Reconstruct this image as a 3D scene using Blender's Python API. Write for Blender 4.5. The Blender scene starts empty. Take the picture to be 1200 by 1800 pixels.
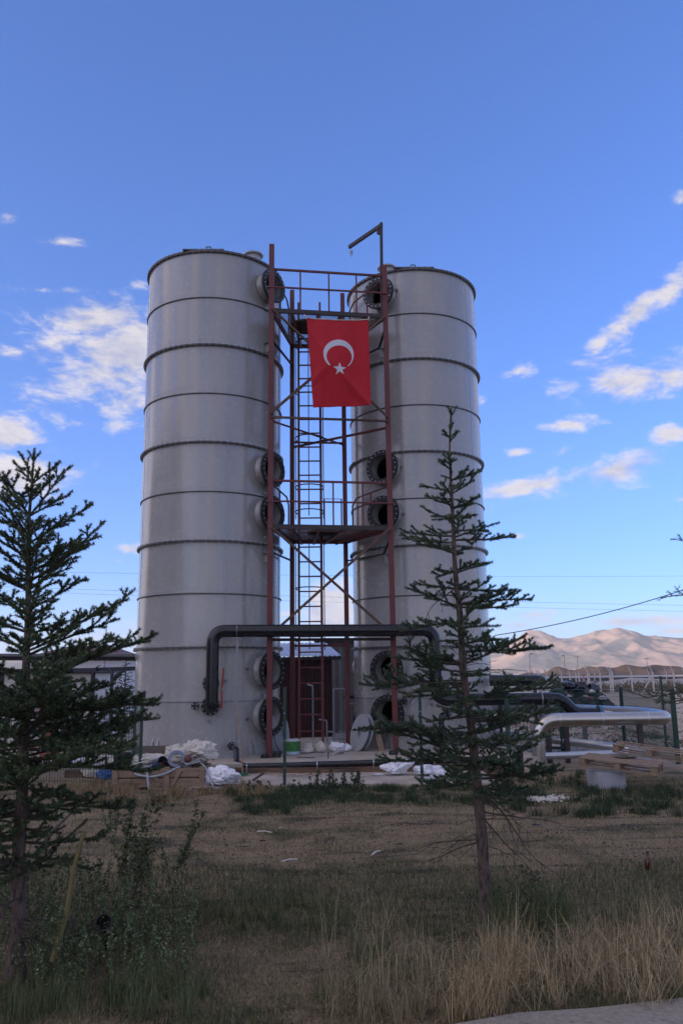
import bpy, bmesh, math, random
import numpy as np
from mathutils import Vector, Matrix, noise as mnoise

S = bpy.context.scene
COL = S.collection
rad = math.radians

# ------------------------------------------------------------------ camera
FOC = 1450.0; PITCH = math.atan(290 / 1450); ROLL = rad(0.7); EYE = 1.8
cam_d = bpy.data.cameras.new('camera'); cam = bpy.data.objects.new('camera', cam_d); COL.objects.link(cam)
cam_d.sensor_fit = 'HORIZONTAL'; cam_d.sensor_width = 36.0; cam_d.lens = 36.0 * FOC / 1200
cam_d.clip_start = 0.05; cam_d.clip_end = 40000
_f = Vector((0, math.cos(PITCH), math.sin(PITCH))); _u0 = Vector((0, -math.sin(PITCH), math.cos(PITCH))); _r0 = Vector((1, 0, 0))
_r = _r0 * math.cos(ROLL) - _u0 * math.sin(ROLL); _u = _u0 * math.cos(ROLL) + _r0 * math.sin(ROLL)
cam.matrix_world = Matrix(((_r.x, _u.x, -_f.x, 0), (_r.y, _u.y, -_f.y, 0), (_r.z, _u.z, -_f.z, EYE), (0, 0, 0, 1)))
S.camera = cam

def ray(px, py):
    a = (px - 600) / FOC; b = (900 - py) / FOC
    return _f + _r * a + _u * b
def at(px, py, Y):
    d = ray(px, py); t = Y / d.y
    return Vector((d.x * t, Y, EYE + d.z * t))
def atz(px, py, z=0.0):
    d = ray(px, py); t = (z - EYE) / d.z
    return Vector((d.x * t, d.y * t, z))

# ------------------------------------------------------------------ light
SUN_AZ = rad(-112)      # towards the sun, measured from +Y clockwise (to the left, a little behind)
SUN_EL = rad(12)
S.view_settings.view_transform = 'Standard'; S.view_settings.look = 'None'
S.view_settings.gamma = 1.0; S.view_settings.use_curve_mapping = False
S.view_settings.exposure = 1.38
sd = bpy.data.lights.new('sun', 'SUN'); sun = bpy.data.objects.new('sun', sd); COL.objects.link(sun)
sd.energy = 4.5; sd.angle = rad(0.5); sd.color = (1.0, 0.72, 0.55)
_s = Vector((math.sin(SUN_AZ) * math.cos(SUN_EL), math.cos(SUN_AZ) * math.cos(SUN_EL), math.sin(SUN_EL)))
sun.rotation_euler = (-_s).to_track_quat('-Z', 'Y').to_euler()

W = bpy.data.worlds.new('World'); S.world = W; W.use_nodes = True
wt = W.node_tree; wn = wt.nodes; wl = wt.links
for n in list(wn): wn.remove(n)
def wmath(op, a, b=None, c=None, clamp=False):
    n = wn.new('ShaderNodeMath'); n.operation = op; n.use_clamp = clamp
    for i, v in enumerate((a, b, c)):
        if v is None: continue
        if isinstance(v, (int, float)): n.inputs[i].default_value = v
        else: wl.new(v, n.inputs[i])
    return n.outputs[0]
sky = wn.new('ShaderNodeTexSky'); sky.sky_type = 'NISHITA'; sky.sun_disc = False
sky.sun_elevation = SUN_EL; sky.sun_rotation = SUN_AZ; sky.altitude = 1000
sky.air_density = 1.0; sky.dust_density = 0.9; sky.ozone_density = 5.0
tc = wn.new('ShaderNodeTexCoord')
sep = wn.new('ShaderNodeSeparateXYZ'); wl.new(tc.outputs['Generated'], sep.inputs[0])
AZ = wmath('ARCTAN2', sep.outputs[0], sep.outputs[1])
EL = wmath('ARCSINE', sep.outputs[2])
# clouds: (px, py, half width, half height, strength, tilt)
CL = [(150, 560, 100, 34, 1.0, .05), (205, 640, 95, 62, 1.25, .35), (225, 700, 60, 42, 1.0, .1), (170, 615, 85, 34, 1.05, .1), (130, 655, 60, 22, .75, 0), (15, 765, 45, 28, 1.0, 0), (25, 838, 100, 38, 1.15, .05),
      (70, 510, 90, 12, .62, .1), (15, 385, 35, 25, .5, .2), (105, 425, 45, 14, .45, .1), (245, 498, 30, 12, .5, 0), (150, 745, 40, 9, .5, 0),
      (20, 620, 50, 16, .4, .1), (225, 965, 55, 16, .6, 0), (140, 1125, 120, 26, .7, 0), (205, 985, 35, 6, .4, 0),
      (1135, 665, 140, 44, .95, -.08), (1000, 685, 60, 40, .58, .1), (995, 745, 50, 14, .9, 0), (1120, 545, 70, 40, .72, .55), (1185, 500, 60, 38, .78, .7),
      (1055, 600, 40, 25, .56, .6), (1195, 350, 24, 32, .6, 0), (920, 650, 45, 26, .55, .5), (1180, 762, 50, 19, .9, 0),
      (1080, 826, 85, 28, .95, .12), (920, 855, 110, 20, .8, .12), (905, 795, 30, 11, .75, 0), (985, 795, 40, 12, .45, .2), (1195, 878, 25, 7, .5, 0),
      (920, 942, 30, 8, .5, 0), (1100, 1092, 150, 15, .85, 0), (940, 1080, 80, 20, .8, 0), (905, 1100, 60, 14, .75, 0), (1190, 1108, 70, 12, .5, 0),
      (592, 1068, 42, 34, 1.5, .2), (470, 1080, 60, 22, .8, 0), (620, 1100, 90, 12, .7, 0), (848, 705, 20, 16, .5, 0), (560, 930, 60, 10, .3, 0)]
M = None
for (px, py, rx, ry, s, tl) in CL:
    d = ray(px, py).normalized(); a0 = math.atan2(d.x, d.y); e0 = math.asin(d.z)
    dx = ray(px + 5, py).normalized(); k = 5 / max(1e-6, math.atan2(dx.x, dx.y) - a0)
    dy = ray(px, py - 5).normalized(); ke = 5 / max(1e-6, math.asin(dy.z) - e0)
    A = wmath('SUBTRACT', AZ, a0); E_ = wmath('SUBTRACT', EL, e0)
    if tl: E_ = wmath('MULTIPLY_ADD', A, -tl, E_)
    A = wmath('MULTIPLY', A, k / rx); E_ = wmath('MULTIPLY', E_, ke / ry)
    r2 = wmath('ADD', wmath('MULTIPLY', A, A), wmath('MULTIPLY', E_, E_))
    m = wmath('MULTIPLY_ADD', wmath('SQRT', r2), -(.62 + .25 * s), s * 1.15)
    M = m if M is None else wmath('MAXIMUM', M, m)
def wnoise(vec, scale, detail, rough=.6, dist=0.0, zs=2.2, off=(0, 0, 0)):
    mp = wn.new('ShaderNodeMapping'); mp.inputs['Scale'].default_value = (1, 1, zs); mp.inputs['Location'].default_value = off
    wl.new(vec, mp.inputs['Vector'])
    n = wn.new('ShaderNodeTexNoise'); n.inputs['Scale'].default_value = scale; n.inputs['Detail'].default_value = detail
    n.inputs['Roughness'].default_value = rough; n.inputs['Distortion'].default_value = dist
    wl.new(mp.outputs[0], n.inputs['Vector']); return n.outputs['Fac']
G = tc.outputs['Generated']
fb = wnoise(G, 14, 11, .66, .25)
sh = .016
fb2 = wnoise(G, 14, 11, .66, .25, off=(-_s.x * sh, -_s.y * sh, .03))
lowN = wnoise(G, 3.1, 3, .5, zs=1.6)
outf = wmath('MAXIMUM', wmath('MULTIPLY', wmath('SUBTRACT', wmath('ABSOLUTE', AZ), .46), 12, clamp=True), wmath('MULTIPLY', wmath('SUBTRACT', EL, .84), 8, clamp=True))
gen = wmath('MULTIPLY_ADD', wmath('SUBTRACT', lowN, .38), 5.0, -.1)
gen = wmath('SUBTRACT', wmath('MULTIPLY', wmath('ADD', gen, 3), outf), 3)
M = wmath('MAXIMUM', M, gen); M = wmath('MINIMUM', M, 1.0)
def dens(f): return wmath('MULTIPLY_ADD', wmath('SUBTRACT', f, .5), 3.9, M)
D1 = dens(fb)
mr = wn.new('ShaderNodeMapRange'); mr.interpolation_type = 'SMOOTHSTEP'
mr.inputs['From Min'].default_value = 0.02; mr.inputs['From Max'].default_value = 1.0
mr.inputs['To Min'].default_value = 0; mr.inputs['To Max'].default_value = .93
wl.new(D1, mr.inputs['Value'])
hz = wmath('MULTIPLY', wmath('ADD', EL, .002), 40, clamp=True)
cover = wmath('MULTIPLY', mr.outputs[0], hz)
lit = wmath('MULTIPLY_ADD', wmath('SUBTRACT', fb, fb2), 3.4, .68, clamp=True)
thick = wmath('MULTIPLY_ADD', D1, -.3, 1.12, clamp=True)
lit = wmath('MULTIPLY', lit, thick, clamp=True)
cc = wn.new('ShaderNodeMix'); cc.data_type = 'RGBA'
cc.inputs['A'].default_value = (.17, .18, .245, 1); cc.inputs['B'].default_value = (.345, .32, .318, 1)
wl.new(lit, cc.inputs['Factor'])
SKY_STR = 0.11
# clouds towards the sun, out of view, brightened and warmed as added fill light
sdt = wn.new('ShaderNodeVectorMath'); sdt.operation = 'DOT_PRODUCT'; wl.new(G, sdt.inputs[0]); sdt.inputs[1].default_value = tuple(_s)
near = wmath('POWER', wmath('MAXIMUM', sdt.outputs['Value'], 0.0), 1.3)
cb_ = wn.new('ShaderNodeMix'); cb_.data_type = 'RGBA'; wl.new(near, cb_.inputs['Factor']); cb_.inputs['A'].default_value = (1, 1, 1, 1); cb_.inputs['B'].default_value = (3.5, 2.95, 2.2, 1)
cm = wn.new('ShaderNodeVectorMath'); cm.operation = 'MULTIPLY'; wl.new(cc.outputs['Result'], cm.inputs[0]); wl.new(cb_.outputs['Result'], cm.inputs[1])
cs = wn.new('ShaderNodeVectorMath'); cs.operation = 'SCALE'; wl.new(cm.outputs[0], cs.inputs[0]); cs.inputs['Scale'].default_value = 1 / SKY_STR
gam = wn.new('ShaderNodeGamma'); gam.inputs['Gamma'].default_value = .90; wl.new(sky.outputs[0], gam.inputs['Color'])   # the camera's flatter response to the sky
tint = wn.new('ShaderNodeVectorMath'); tint.operation = 'MULTIPLY'; wl.new(gam.outputs[0], tint.inputs[0]); tint.inputs[1].default_value = (.93, .97, 1.34)
mx = wn.new('ShaderNodeMix'); mx.data_type = 'RGBA'
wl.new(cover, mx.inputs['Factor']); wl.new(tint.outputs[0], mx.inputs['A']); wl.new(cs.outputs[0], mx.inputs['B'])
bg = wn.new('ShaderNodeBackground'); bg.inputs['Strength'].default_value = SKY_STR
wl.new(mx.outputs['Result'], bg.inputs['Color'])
wo = wn.new('ShaderNodeOutputWorld'); wl.new(bg.outputs[0], wo.inputs['Surface'])
S.cycles.max_bounces = 6; S.cycles.volume_bounces = 0; S.cycles.transparent_max_bounces = 8
S.cycles.use_denoising = True

# ------------------------------------------------------------------ helpers
ORG = {}
def tag(o, label=None, cat=None, group=None, kind=None):
    if label: o['label'] = label
    if cat: o['category'] = cat
    if group: o['group'] = group
    if kind: o['kind'] = kind
    return o
def thing(name, loc, label, cat, group=None):
    o = bpy.data.objects.new(name, None); COL.objects.link(o); o.location = loc; o.empty_display_size = .2
    ORG[o.name] = Vector(loc); return tag(o, label, cat, group)
def frame(d):
    d = Vector(d).normalized(); a = Vector((0, 0, 1)) if abs(d.z) < .95 else Vector((1, 0, 0))
    u = d.cross(a).normalized(); return u, d.cross(u).normalized() * -1, d
class MB:
    def __init__(s): s.v = []; s.f = []; s.mi = []
    def add(s, vs, fs, mi=0):
        o = len(s.v); s.v += [tuple(v) for v in vs]; s.f += [tuple(i + o for i in f) for f in fs]; s.mi += [mi] * len(fs); return s
    def box(s, c, d, rz=0, R=None, mi=0):
        c = Vector(c); R = R or Matrix.Rotation(rz, 3, 'Z'); hx, hy, hz = d[0] / 2, d[1] / 2, d[2] / 2
        vs = [c + R @ Vector((x, y, z)) for x in (-hx, hx) for y in (-hy, hy) for z in (-hz, hz)]
        return s.add(vs, [(0, 1, 3, 2), (4, 6, 7, 5), (0, 4, 5, 1), (2, 3, 7, 6), (0, 2, 6, 4), (1, 5, 7, 3)], mi)
    def bar(s, p, q, w, h=None, mi=0, up=None):
        p = Vector(p); q = Vector(q); h = h or w; d = (q - p)
        if up is None: u, v, d_ = frame(d)
        else:
            d_ = d.normalized(); u = d_.cross(Vector(up)).normalized(); v = u.cross(d_)
        vs = []
        for e in (p, q):
            for a, b in ((-1, -1), (1, -1), (1, 1), (-1, 1)): vs.append(e + u * a * w / 2 + v * b * h / 2)
        return s.add(vs, [(3, 2, 1, 0), (4, 5, 6, 7), (0, 1, 5, 4), (1, 2, 6, 5), (2, 3, 7, 6), (3, 0, 4, 7)], mi)
    def angle(s, p, q, w, t=.006):       # an L section
        p = Vector(p); q = Vector(q); u, v, d = frame(q - p)
        s.bar(p + v * (w / 2), q + v * (w / 2), t, w, up=tuple(v)); s.bar(p + u * (w / 2), q + u * (w / 2), w, t, up=tuple(v)); return s
    def tube(s, pts, r, n=12, cap=True, closed=False, mi=0):
        pts = [Vector(p) for p in pts]; k = len(pts); rs = r if isinstance(r, (list, tuple)) else [r] * k
        u = None; vs = []
        for i, p in enumerate(pts):
            if closed: d = (pts[(i + 1) % k] - pts[i - 1]).normalized()
            else: d = (pts[min(i + 1, k - 1)] - pts[max(i - 1, 0)]).normalized()
            if u is None: u = frame(d)[0]
            u = (u - d * u.dot(d)).normalized(); w = d.cross(u)
            for j in range(n):
                a = 2 * math.pi * j / n; vs.append(p + (u * math.cos(a) + w * math.sin(a)) * rs[i])
        fs = []
        for i in range(k if closed else k - 1):
            a, b = i * n, ((i + 1) % k) * n
            for j in range(n): fs.append((a + j, a + (j + 1) % n, b + (j + 1) % n, b + j))
        if cap and not closed: fs.append(tuple(range(n - 1, -1, -1))); fs.append(tuple((k - 1) * n + j for j in range(n)))
        return s.add(vs, fs, mi)
    def lathe(s, prof, o=(0, 0, 0), axis=(0, 0, 1), n=32, closed=False, mi=0, a0=0, a1=2 * math.pi):
        o = Vector(o); u, v, d = frame(axis); full = abs(a1 - a0 - 2 * math.pi) < 1e-6; m = n if full else n + 1; vs = []
        for (r, h) in prof:
            for j in range(m):
                a = a0 + (a1 - a0) * j / n; vs.append(o + d * h + (u * math.cos(a) + v * math.sin(a)) * r)
        fs = []; k = len(prof)
        for i in range(k if closed else k - 1):
            a, b = i * m, ((i + 1) % k) * m
            for j in range(n): fs.append((a + j, a + (j + 1) % m, b + (j + 1) % m, b + j))
        return s.add(vs, fs, mi)
    def ring(s, o, axis, r0, r1, t, n=40): return s.lathe([(r0, -t / 2), (r1, -t / 2), (r1, t / 2), (r0, t / 2)], o, axis, n, closed=True)
    def disc(s, o, axis, r, t, n=24): return s.lathe([(0.0001, -t / 2), (r, -t / 2), (r, t / 2), (0.0001, t / 2)], o, axis, n)
    def build(s, name, mat, parent=None, smooth=None, bevel=0):
        m = bpy.data.meshes.new(name); off = ORG.get(parent.name, Vector()) if parent else Vector()
        m.from_pydata([tuple(Vector(v) - off) for v in s.v], [], s.f)
        mats = mat if isinstance(mat, (list, tuple)) else [mat]
        for a in mats: m.materials.append(a)
        if len(mats) > 1: m.polygons.foreach_set('material_index', s.mi)
        bm = bmesh.new(); bm.from_mesh(m); bmesh.ops.recalc_face_normals(bm, faces=bm.faces); bm.to_mesh(m); bm.free()
        if smooth:
            m.shade_smooth(); m.set_sharp_from_angle(angle=rad(smooth))
        o = bpy.data.objects.new(name, m); COL.objects.link(o)
        if parent: o.parent = parent; ORG[o.name] = off
        if bevel:
            b = o.modifiers.new('bevel', 'BEVEL'); b.width = bevel; b.segments = 2; b.limit_method = 'ANGLE'
        return o
def smoothpath(pts, r, n=6):     # straight runs with rounded corners
    pts = [Vector(p) for p in pts]; out = [pts[0]]
    for i in range(1, len(pts) - 1):
        a, b, c = pts[i - 1], pts[i], pts[i + 1]; d1 = (a - b); d2 = (c - b); rr = min(r, d1.length * .48, d2.length * .48)
        p = b + d1.normalized() * rr; q = b + d2.normalized() * rr
        for k in range(n + 1):
            t = k / n; out.append(p * (1 - t) ** 2 + b * 2 * t * (1 - t) + q * t * t)
    out.append(pts[-1]); return out
def copy_tree(o, parent=None):
    c = o.copy(); COL.objects.link(c)
    if parent: c.parent = parent
    for ch in [x for x in bpy.data.objects if x.parent == o]: copy_tree(ch, c)
    return c
def move_copy(src, loc, rz, label):
    kids = {}
    c = src.copy(); COL.objects.link(c); c.location = loc; c.rotation_euler = (0, 0, rz); c['label'] = label
    for ch in list(src.children):
        d = ch.copy(); COL.objects.link(d); d.parent = c
        for g in list(ch.children): e = g.copy(); COL.objects.link(e); e.parent = d
    return c

# ------------------------------------------------------------------ materials
def material(name, col, rough=.6, metal=0.0, var=.12, vscale=6.0, bump=0.0, bscale=60.0, col2=None, c2scale=2.0, c2lo=.55, c2hi=.7, coat=0.0, stretch=(1, 1, 1), spec=.5, attr=None):
    m = bpy.data.materials.new(name); m.use_nodes = True; t = m.node_tree; N = t.nodes; L = t.links
    b = N['Principled BSDF']; b.inputs['Roughness'].default_value = rough; b.inputs['Metallic'].default_value = metal
    b.inputs['Coat Weight'].default_value = coat; b.inputs['Specular IOR Level'].default_value = spec
    c = N.new('ShaderNodeTexCoord'); mp = N.new('ShaderNodeMapping'); mp.inputs['Scale'].default_value = stretch; L.new(c.outputs['Object'], mp.inputs[0])
    def nz(sc, det=5, ro=.6):
        n = N.new('ShaderNodeTexNoise'); n.inputs['Scale'].default_value = sc; n.inputs['Detail'].default_value = det; n.inputs['Roughness'].default_value = ro
        L.new(mp.outputs[0], n.inputs['Vector']); return n.outputs['Fac']
    src = None
    if attr:
        a = N.new('ShaderNodeAttribute'); a.attribute_name = attr; src = a.outputs['Color']
    if col2:
        mx = N.new('ShaderNodeMix'); mx.data_type = 'RGBA'; mr = N.new('ShaderNodeMapRange'); mr.inputs['From Min'].default_value = c2lo; mr.inputs['From Max'].default_value = c2hi
        L.new(nz(c2scale, 8, .65), mr.inputs['Value']); L.new(mr.outputs[0], mx.inputs['Factor'])
        mx.inputs['A'].default_value = (*col, 1); mx.inputs['B'].default_value = (*col2, 1); src = mx.outputs['Result']
    if var:
        v = N.new('ShaderNodeMapRange'); v.inputs['From Min'].default_value = .25; v.inputs['From Max'].default_value = .75
        v.inputs['To Min'].default_value = 1 - var; v.inputs['To Max'].default_value = 1 + var; L.new(nz(vscale), v.inputs['Value'])
        s = N.new('ShaderNodeVectorMath'); s.operation = 'SCALE'
        if src: L.new(src, s.inputs[0])
        else: s.inputs[0].default_value = col
        L.new(v.outputs[0], s.inputs['Scale']); src = s.outputs[0]
        rr = N.new('ShaderNodeMapRange'); rr.inputs['To Min'].default_value = max(0.02, rough * .8); rr.inputs['To Max'].default_value = min(1, rough * 1.25)
        L.new(nz(vscale * 1.7), rr.inputs['Value']); L.new(rr.outputs[0], b.inputs['Roughness'])
    if src: L.new(src, b.inputs['Base Color'])
    else: b.inputs['Base Color'].default_value = (*col, 1)
    if bump:
        bp = N.new('ShaderNodeBump'); bp.inputs['Strength'].default_value = bump; bp.inputs['Distance'].default_value = .01
        L.new(nz(bscale, 4), bp.inputs['Height']); L.new(bp.outputs[0], b.inputs['Normal'])
    return m
MT = {}
MT['red'] = material('red_oxide_paint', (.125, .019, .019), .5, 0, .22, 3, .15, 40, col2=(.085, .032, .028), c2scale=4, c2lo=.5, c2hi=.68)
MT['rust'] = material('rusty_steel', (.12, .07, .05), .7, .2, .3, 6, .3, 60, col2=(.19, .1, .06), c2scale=5)
MT['darksteel'] = material('dark_steel', (.045, .035, .035), .55, .3, .25, 6, .1, 50)
MT['blackplastic'] = material('black_plastic', (.008, .009, .013), .26, 0, .2, 3, .05, 30)
MT['blackflange'] = material('black_flange', (.013, .013, .014), .5, 0, .2, 8, .1, 60)
MT['bolt'] = material('zinc_bolt', (.55, .56, .58), .35, .9, .1, 20)
MT['zinc'] = material('galvanised_steel', (.24, .25, .26), .45, .6, .12, 12, .05, 60)
MT['silver'] = material('aluminium_cladding', (.5, .48, .45), .3, 1.0, .08, 4, .04, 12)
MT['silverdull'] = material('galvanised_pipe', (.55, .58, .62), .38, .9, .1, 4)
MT['innergrey'] = material('inner_laminate', (.30, .30, .31), .5, 0, .08, 8, .1, 40)
MT['concrete'] = material('concrete', (.42, .36, .295), .85, 0, .18, 2.2, .35, 30, col2=(.30, .25, .2), c2scale=1.3, c2lo=.45, c2hi=.65)
MT['concretedamp'] = material('stained_concrete', (.15, .085, .05), .8, 0, .3, 1.6, .4, 14, col2=(.05, .035, .028), c2scale=2.2, c2lo=.45, c2hi=.6, stretch=(.6, 1, 4))
MT['block'] = material('pale_concrete_block', (.34, .35, .37), .85, 0, .12, 4, .3, 40)
MT['wood'] = material('weathered_wood', (.25, .175, .115), .8, 0, .28, 4, .4, 30, stretch=(1, 6, 6), col2=(.13, .09, .062), c2scale=3)
MT['woodgrey'] = material('grey_wood', (.17, .135, .11), .85, 0, .25, 5, .4, 30, stretch=(1, 6, 6))
MT['green'] = material('green_fence_paint', (.007, .045, .03), .45, 0, .15, 6)
MT['white'] = material('white_plastic', (.5, .5, .52), .4, 0, .06, 6)
MT['pvc'] = material('pvc_pipe', (.30, .34, .38), .35, 0, .08, 5)
MT['tarp'] = material('dirty_white_tarpaulin', (.56, .52, .45), .6, 0, .2, 4, .2, 30, col2=(.42, .38, .32), c2scale=3)
MT['sack'] = material('woven_sack', (.74, .74, .78), .5, 0, .1, 10, .25, 90, col2=(.12, .2, .5), c2scale=3.0, c2lo=.66, c2hi=.69)
MT['darkhole'] = material('rubber_and_hole_shade', (.015, .015, .015), .7)
MT['handle'] = material('red_handle', (.42, .05, .045), .45, 0, .1, 8)
MT['bark'] = material('spruce_bark', (.12, .085, .066), .9, 0, .4, 22, 1.0, 45, col2=(.05, .036, .03), c2scale=26, c2lo=.48, c2hi=.58, stretch=(1, 1, .4))
MT['twig'] = material('twig_bark', (.075, .055, .04), .85, 0, .3, 20)
MT['fabricred'] = material('red_flag_cloth', (.44, .002, .014), .75, 0, .05, 5, .12, 220)
MT['fabricwhite'] = material('white_flag_cloth', (.55, .55, .6), .7, 0, .03, 5)
def leafmat(name, rough=.6, trans=0.0, spec=.3):
    m = bpy.data.materials.new(name); m.use_nodes = True; N = m.node_tree.nodes; L = m.node_tree.links; b = N['Principled BSDF']
    a = N.new('ShaderNodeAttribute'); a.attribute_name = 'tone'; L.new(a.outputs['Color'], b.inputs['Base Color'])
    b.inputs['Roughness'].default_value = rough; b.inputs['Specular IOR Level'].default_value = spec
    return m
MT['needles'] = leafmat('spruce_needles', .5, spec=.35); MT['grass'] = leafmat('grass_blades', .65); MT['leaf'] = leafmat('weed_leaves', .55)
# laminate of the tanks: grey gelcoat with ripples at the joints
def tankmat():
    m = bpy.data.materials.new('grey_laminate'); m.use_nodes = True; N = m.node_tree.nodes; L = m.node_tree.links; b = N['Principled BSDF']
    c = N.new('ShaderNodeTexCoord')
    def nz(sc, st, det=5, ro=.6):
        mp = N.new('ShaderNodeMapping'); mp.inputs['Scale'].default_value = st; L.new(c.outputs['Object'], mp.inputs[0])
        n = N.new('ShaderNodeTexNoise'); n.inputs['Scale'].default_value = sc; n.inputs['Detail'].default_value = det; n.inputs['Roughness'].default_value = ro
        L.new(mp.outputs[0], n.inputs[0]); return n.outputs['Fac']
    def mr(x, a, b_, c_, d):
        n = N.new('ShaderNodeMapRange'); L.new(x, n.inputs[0])
        for i, v in enumerate((a, b_, c_, d)): n.inputs[i + 1].default_value = v
        return n.outputs[0]
    def mt(op, x, y):
        n = N.new('ShaderNodeMath'); n.operation = op
        for i, v in enumerate((x, y)):
            if isinstance(v, (int, float)): n.inputs[i].default_value = v
            else: L.new(v, n.inputs[i])
        return n.outputs[0]
    big = mr(nz(1.1, (1, 1, .5)), .3, .7, .96, 1.04); streak = mr(nz(5, (1, 1, .08), 6), .35, .7, 1.03, .91)
    s = N.new('ShaderNodeVectorMath'); s.operation = 'SCALE'; s.inputs[0].default_value = (.345, .338, .33)
    L.new(mt('MULTIPLY', big, streak), s.inputs['Scale']); L.new(s.outputs[0], b.inputs['Base Color'])
    b.inputs['Specular IOR Level'].default_value = .6; b.inputs['Coat Weight'].default_value = .5; b.inputs['Coat Roughness'].default_value = .14
    L.new(mr(nz(7, (1, 1, 1)), .3, .7, .2, .31), b.inputs['Roughness'])
    sp = N.new('ShaderNodeSeparateXYZ'); L.new(c.outputs['Object'], sp.inputs[0])
    ph = mt('FRACT', mt('ADD', mt('DIVIDE', sp.outputs[2], 1.1375), .0), 0)          # 0..1 between joints
    near = mr(mt('ABSOLUTE', mt('SUBTRACT', ph, .5), 0), .32, .5, 0, 1)
    rip = mt('MULTIPLY', mt('MULTIPLY', nz(9, (.16, .16, 5), 3), near), 1.5)
    h = mt('ADD', rip, mt('MULTIPLY', nz(22, (1, 1, 1), 5), .06))
    bp = N.new('ShaderNodeBump'); bp.inputs['Strength'].default_value = .42; bp.inputs['Distance'].default_value = .012; L.new(h, bp.inputs['Height']); L.new(bp.outputs[0], b.inputs['Normal'])
    return m
MT['tank'] = tankmat(); MT['inside'] = material('shade_dark_inside', (.03, .03, .032), .6, 0, .1, 4)  # near-black inner faces put the hollow's shade into the colour

# ------------------------------------------------------------------ ground, far plain, added sun-blocking hill, mountains
def ground_h(x, y):
    d = math.hypot(x, y)
    h = .035 * mnoise.noise(Vector((x * .5, y * .5, 0))) + .014 * mnoise.noise(Vector((x * 2.3, y * 2.3, 3)))
    if 14.0 < y < 26 and -7 < x < 6: h *= .15
    elif y > 26: h = h * 2 + .12 * mnoise.noise(Vector((x * .06, y * .06, 9))) * min(1, (y - 26) / 30)
    return h - .012
xs = sorted(set([round(v, 3) for v in list(np.arange(-9, 9.01, .16))] + [s * v for s in (-1, 1) for v in (10, 11.5, 13, 15, 18, 22, 28, 36, 48, 65, 90, 130, 200, 320, 520, 900, 1600, 2700, 3900)]))
ys = sorted(set([round(float(v), 3) for v in np.arange(2, 17, .12)] + [round(float(v), 3) for v in np.arange(17, 30, .4)] + [-2550, -1500, -700, -300, -120, -50, -20, -8, -3, 0, 1] + [31, 33, 36, 40, 45, 51, 58, 66, 75, 85, 97, 110, 130, 155, 190, 240, 320, 450, 650, 1000, 1600, 2500, 3300, 4350]))
m = bpy.data.meshes.new('ground'); vs = [(x, y, ground_h(x, y)) for y in ys for x in xs]; nx = len(xs)
m.from_pydata(vs, [], [(j * nx + i, j * nx + i + 1, (j + 1) * nx + i + 1, (j + 1) * nx + i) for j in range(len(ys) - 1) for i in range(nx - 1)])
m.shade_smooth(); ground = bpy.data.objects.new('ground', m); COL.objects.link(ground); tag(ground, kind='structure')
def groundmat():
    m = bpy.data.materials.new('dry_ground'); m.use_nodes = True; N = m.node_tree.nodes; L = m.node_tree.links; b = N['Principled BSDF']
    g = N.new('ShaderNodeNewGeometry'); sp = N.new('ShaderNodeSeparateXYZ'); L.new(g.outputs['Position'], sp.inputs[0])
    def nz(sc, det=8, ro=.65, st=(1, 1, 1)):
        mp = N.new('ShaderNodeMapping'); mp.inputs['Scale'].default_value = st; L.new(g.outputs['Position'], mp.inputs[0])
        n = N.new('ShaderNodeTexNoise'); n.inputs['Scale'].default_value = sc; n.inputs['Detail'].default_value = det; n.inputs['Roughness'].default_value = ro
        L.new(mp.outputs[0], n.inputs['Vector']); return n.outputs['Fac']
    def mr(x, a, b_, c_=0, d=1):
        n = N.new('ShaderNodeMapRange'); L.new(x, n.inputs[0])
        for i, v in enumerate((a, b_, c_, d)): n.inputs[i + 1].default_value = v
        return n.outputs[0]
    def mix(f, A, B):
        n = N.new('ShaderNodeMix'); n.data_type = 'RGBA'; L.new(f, n.inputs['Factor'])
        for k, v in (('A', A), ('B', B)):
            if isinstance(v, tuple): n.inputs[k].default_value = (*v, 1)
            else: L.new(v, n.inputs[k])
        return n.outputs['Result']
    c = mix(mr(nz(1.3), .42, .6), (.185, .135, .088), (.235, .175, .105))
    c = mix(mr(nz(22, 6, .7, (1, 1.6, 1)), .48, .7), c, (.32, .25, .16))
    c = mix(mr(nz(35, 4, .7), .56, .72), c, (.055, .042, .036))
    c = mix(mr(nz(.9, 5), .50, .64), c, (.06, .062, .032))
    c = mix(mr(nz(1.1, 9, .72, (.55, 1.7, 1)), .54, .6), c, (.055, .045, .038))
    far = mix(mr(nz(.12, 8, .7), .45, .6), (.55, .45, .37), (.36, .30, .22))
    far = mix(mr(nz(1.6, 8, .75), .52, .66), far, (.3, .245, .205))
    vfar = mix(mr(nz(.006, 6, .6, (1, .35, 1)), .42, .6), (.42, .33, .25), (.28, .23, .17))
    far = mix(mr(sp.outputs[1], 150, 420), far, vfar)
    c = mix(mr(sp.outputs[1], 16, 19), c, far)
    L.new(c, b.inputs['Base Color']); b.inputs['Roughness'].default_value = .95; b.inputs['Specular IOR Level'].default_value = .15
    bp = N.new('ShaderNodeBump'); bp.inputs['Distance'].default_value = .03; bp.inputs['Strength'].default_value = .8; L.new(nz(28, 6, .7), bp.inputs['Height']); L.new(bp.outputs[0], b.inputs['Normal'])
    return m
m.materials.append(groundmat())
def sheet(name, pts, rows, mat):
    mm = bpy.data.meshes.new(name); n = len(pts) // rows
    mm.from_pydata(pts, [], [(j * n + i, j * n + i + 1, (j + 1) * n + i + 1, (j + 1) * n + i) for j in range(rows - 1) for i in range(n - 1)])
    mm.shade_smooth(); mm.materials.append(mat); o = bpy.data.objects.new(name, mm); COL.objects.link(o); return tag(o, kind='structure')
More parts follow.
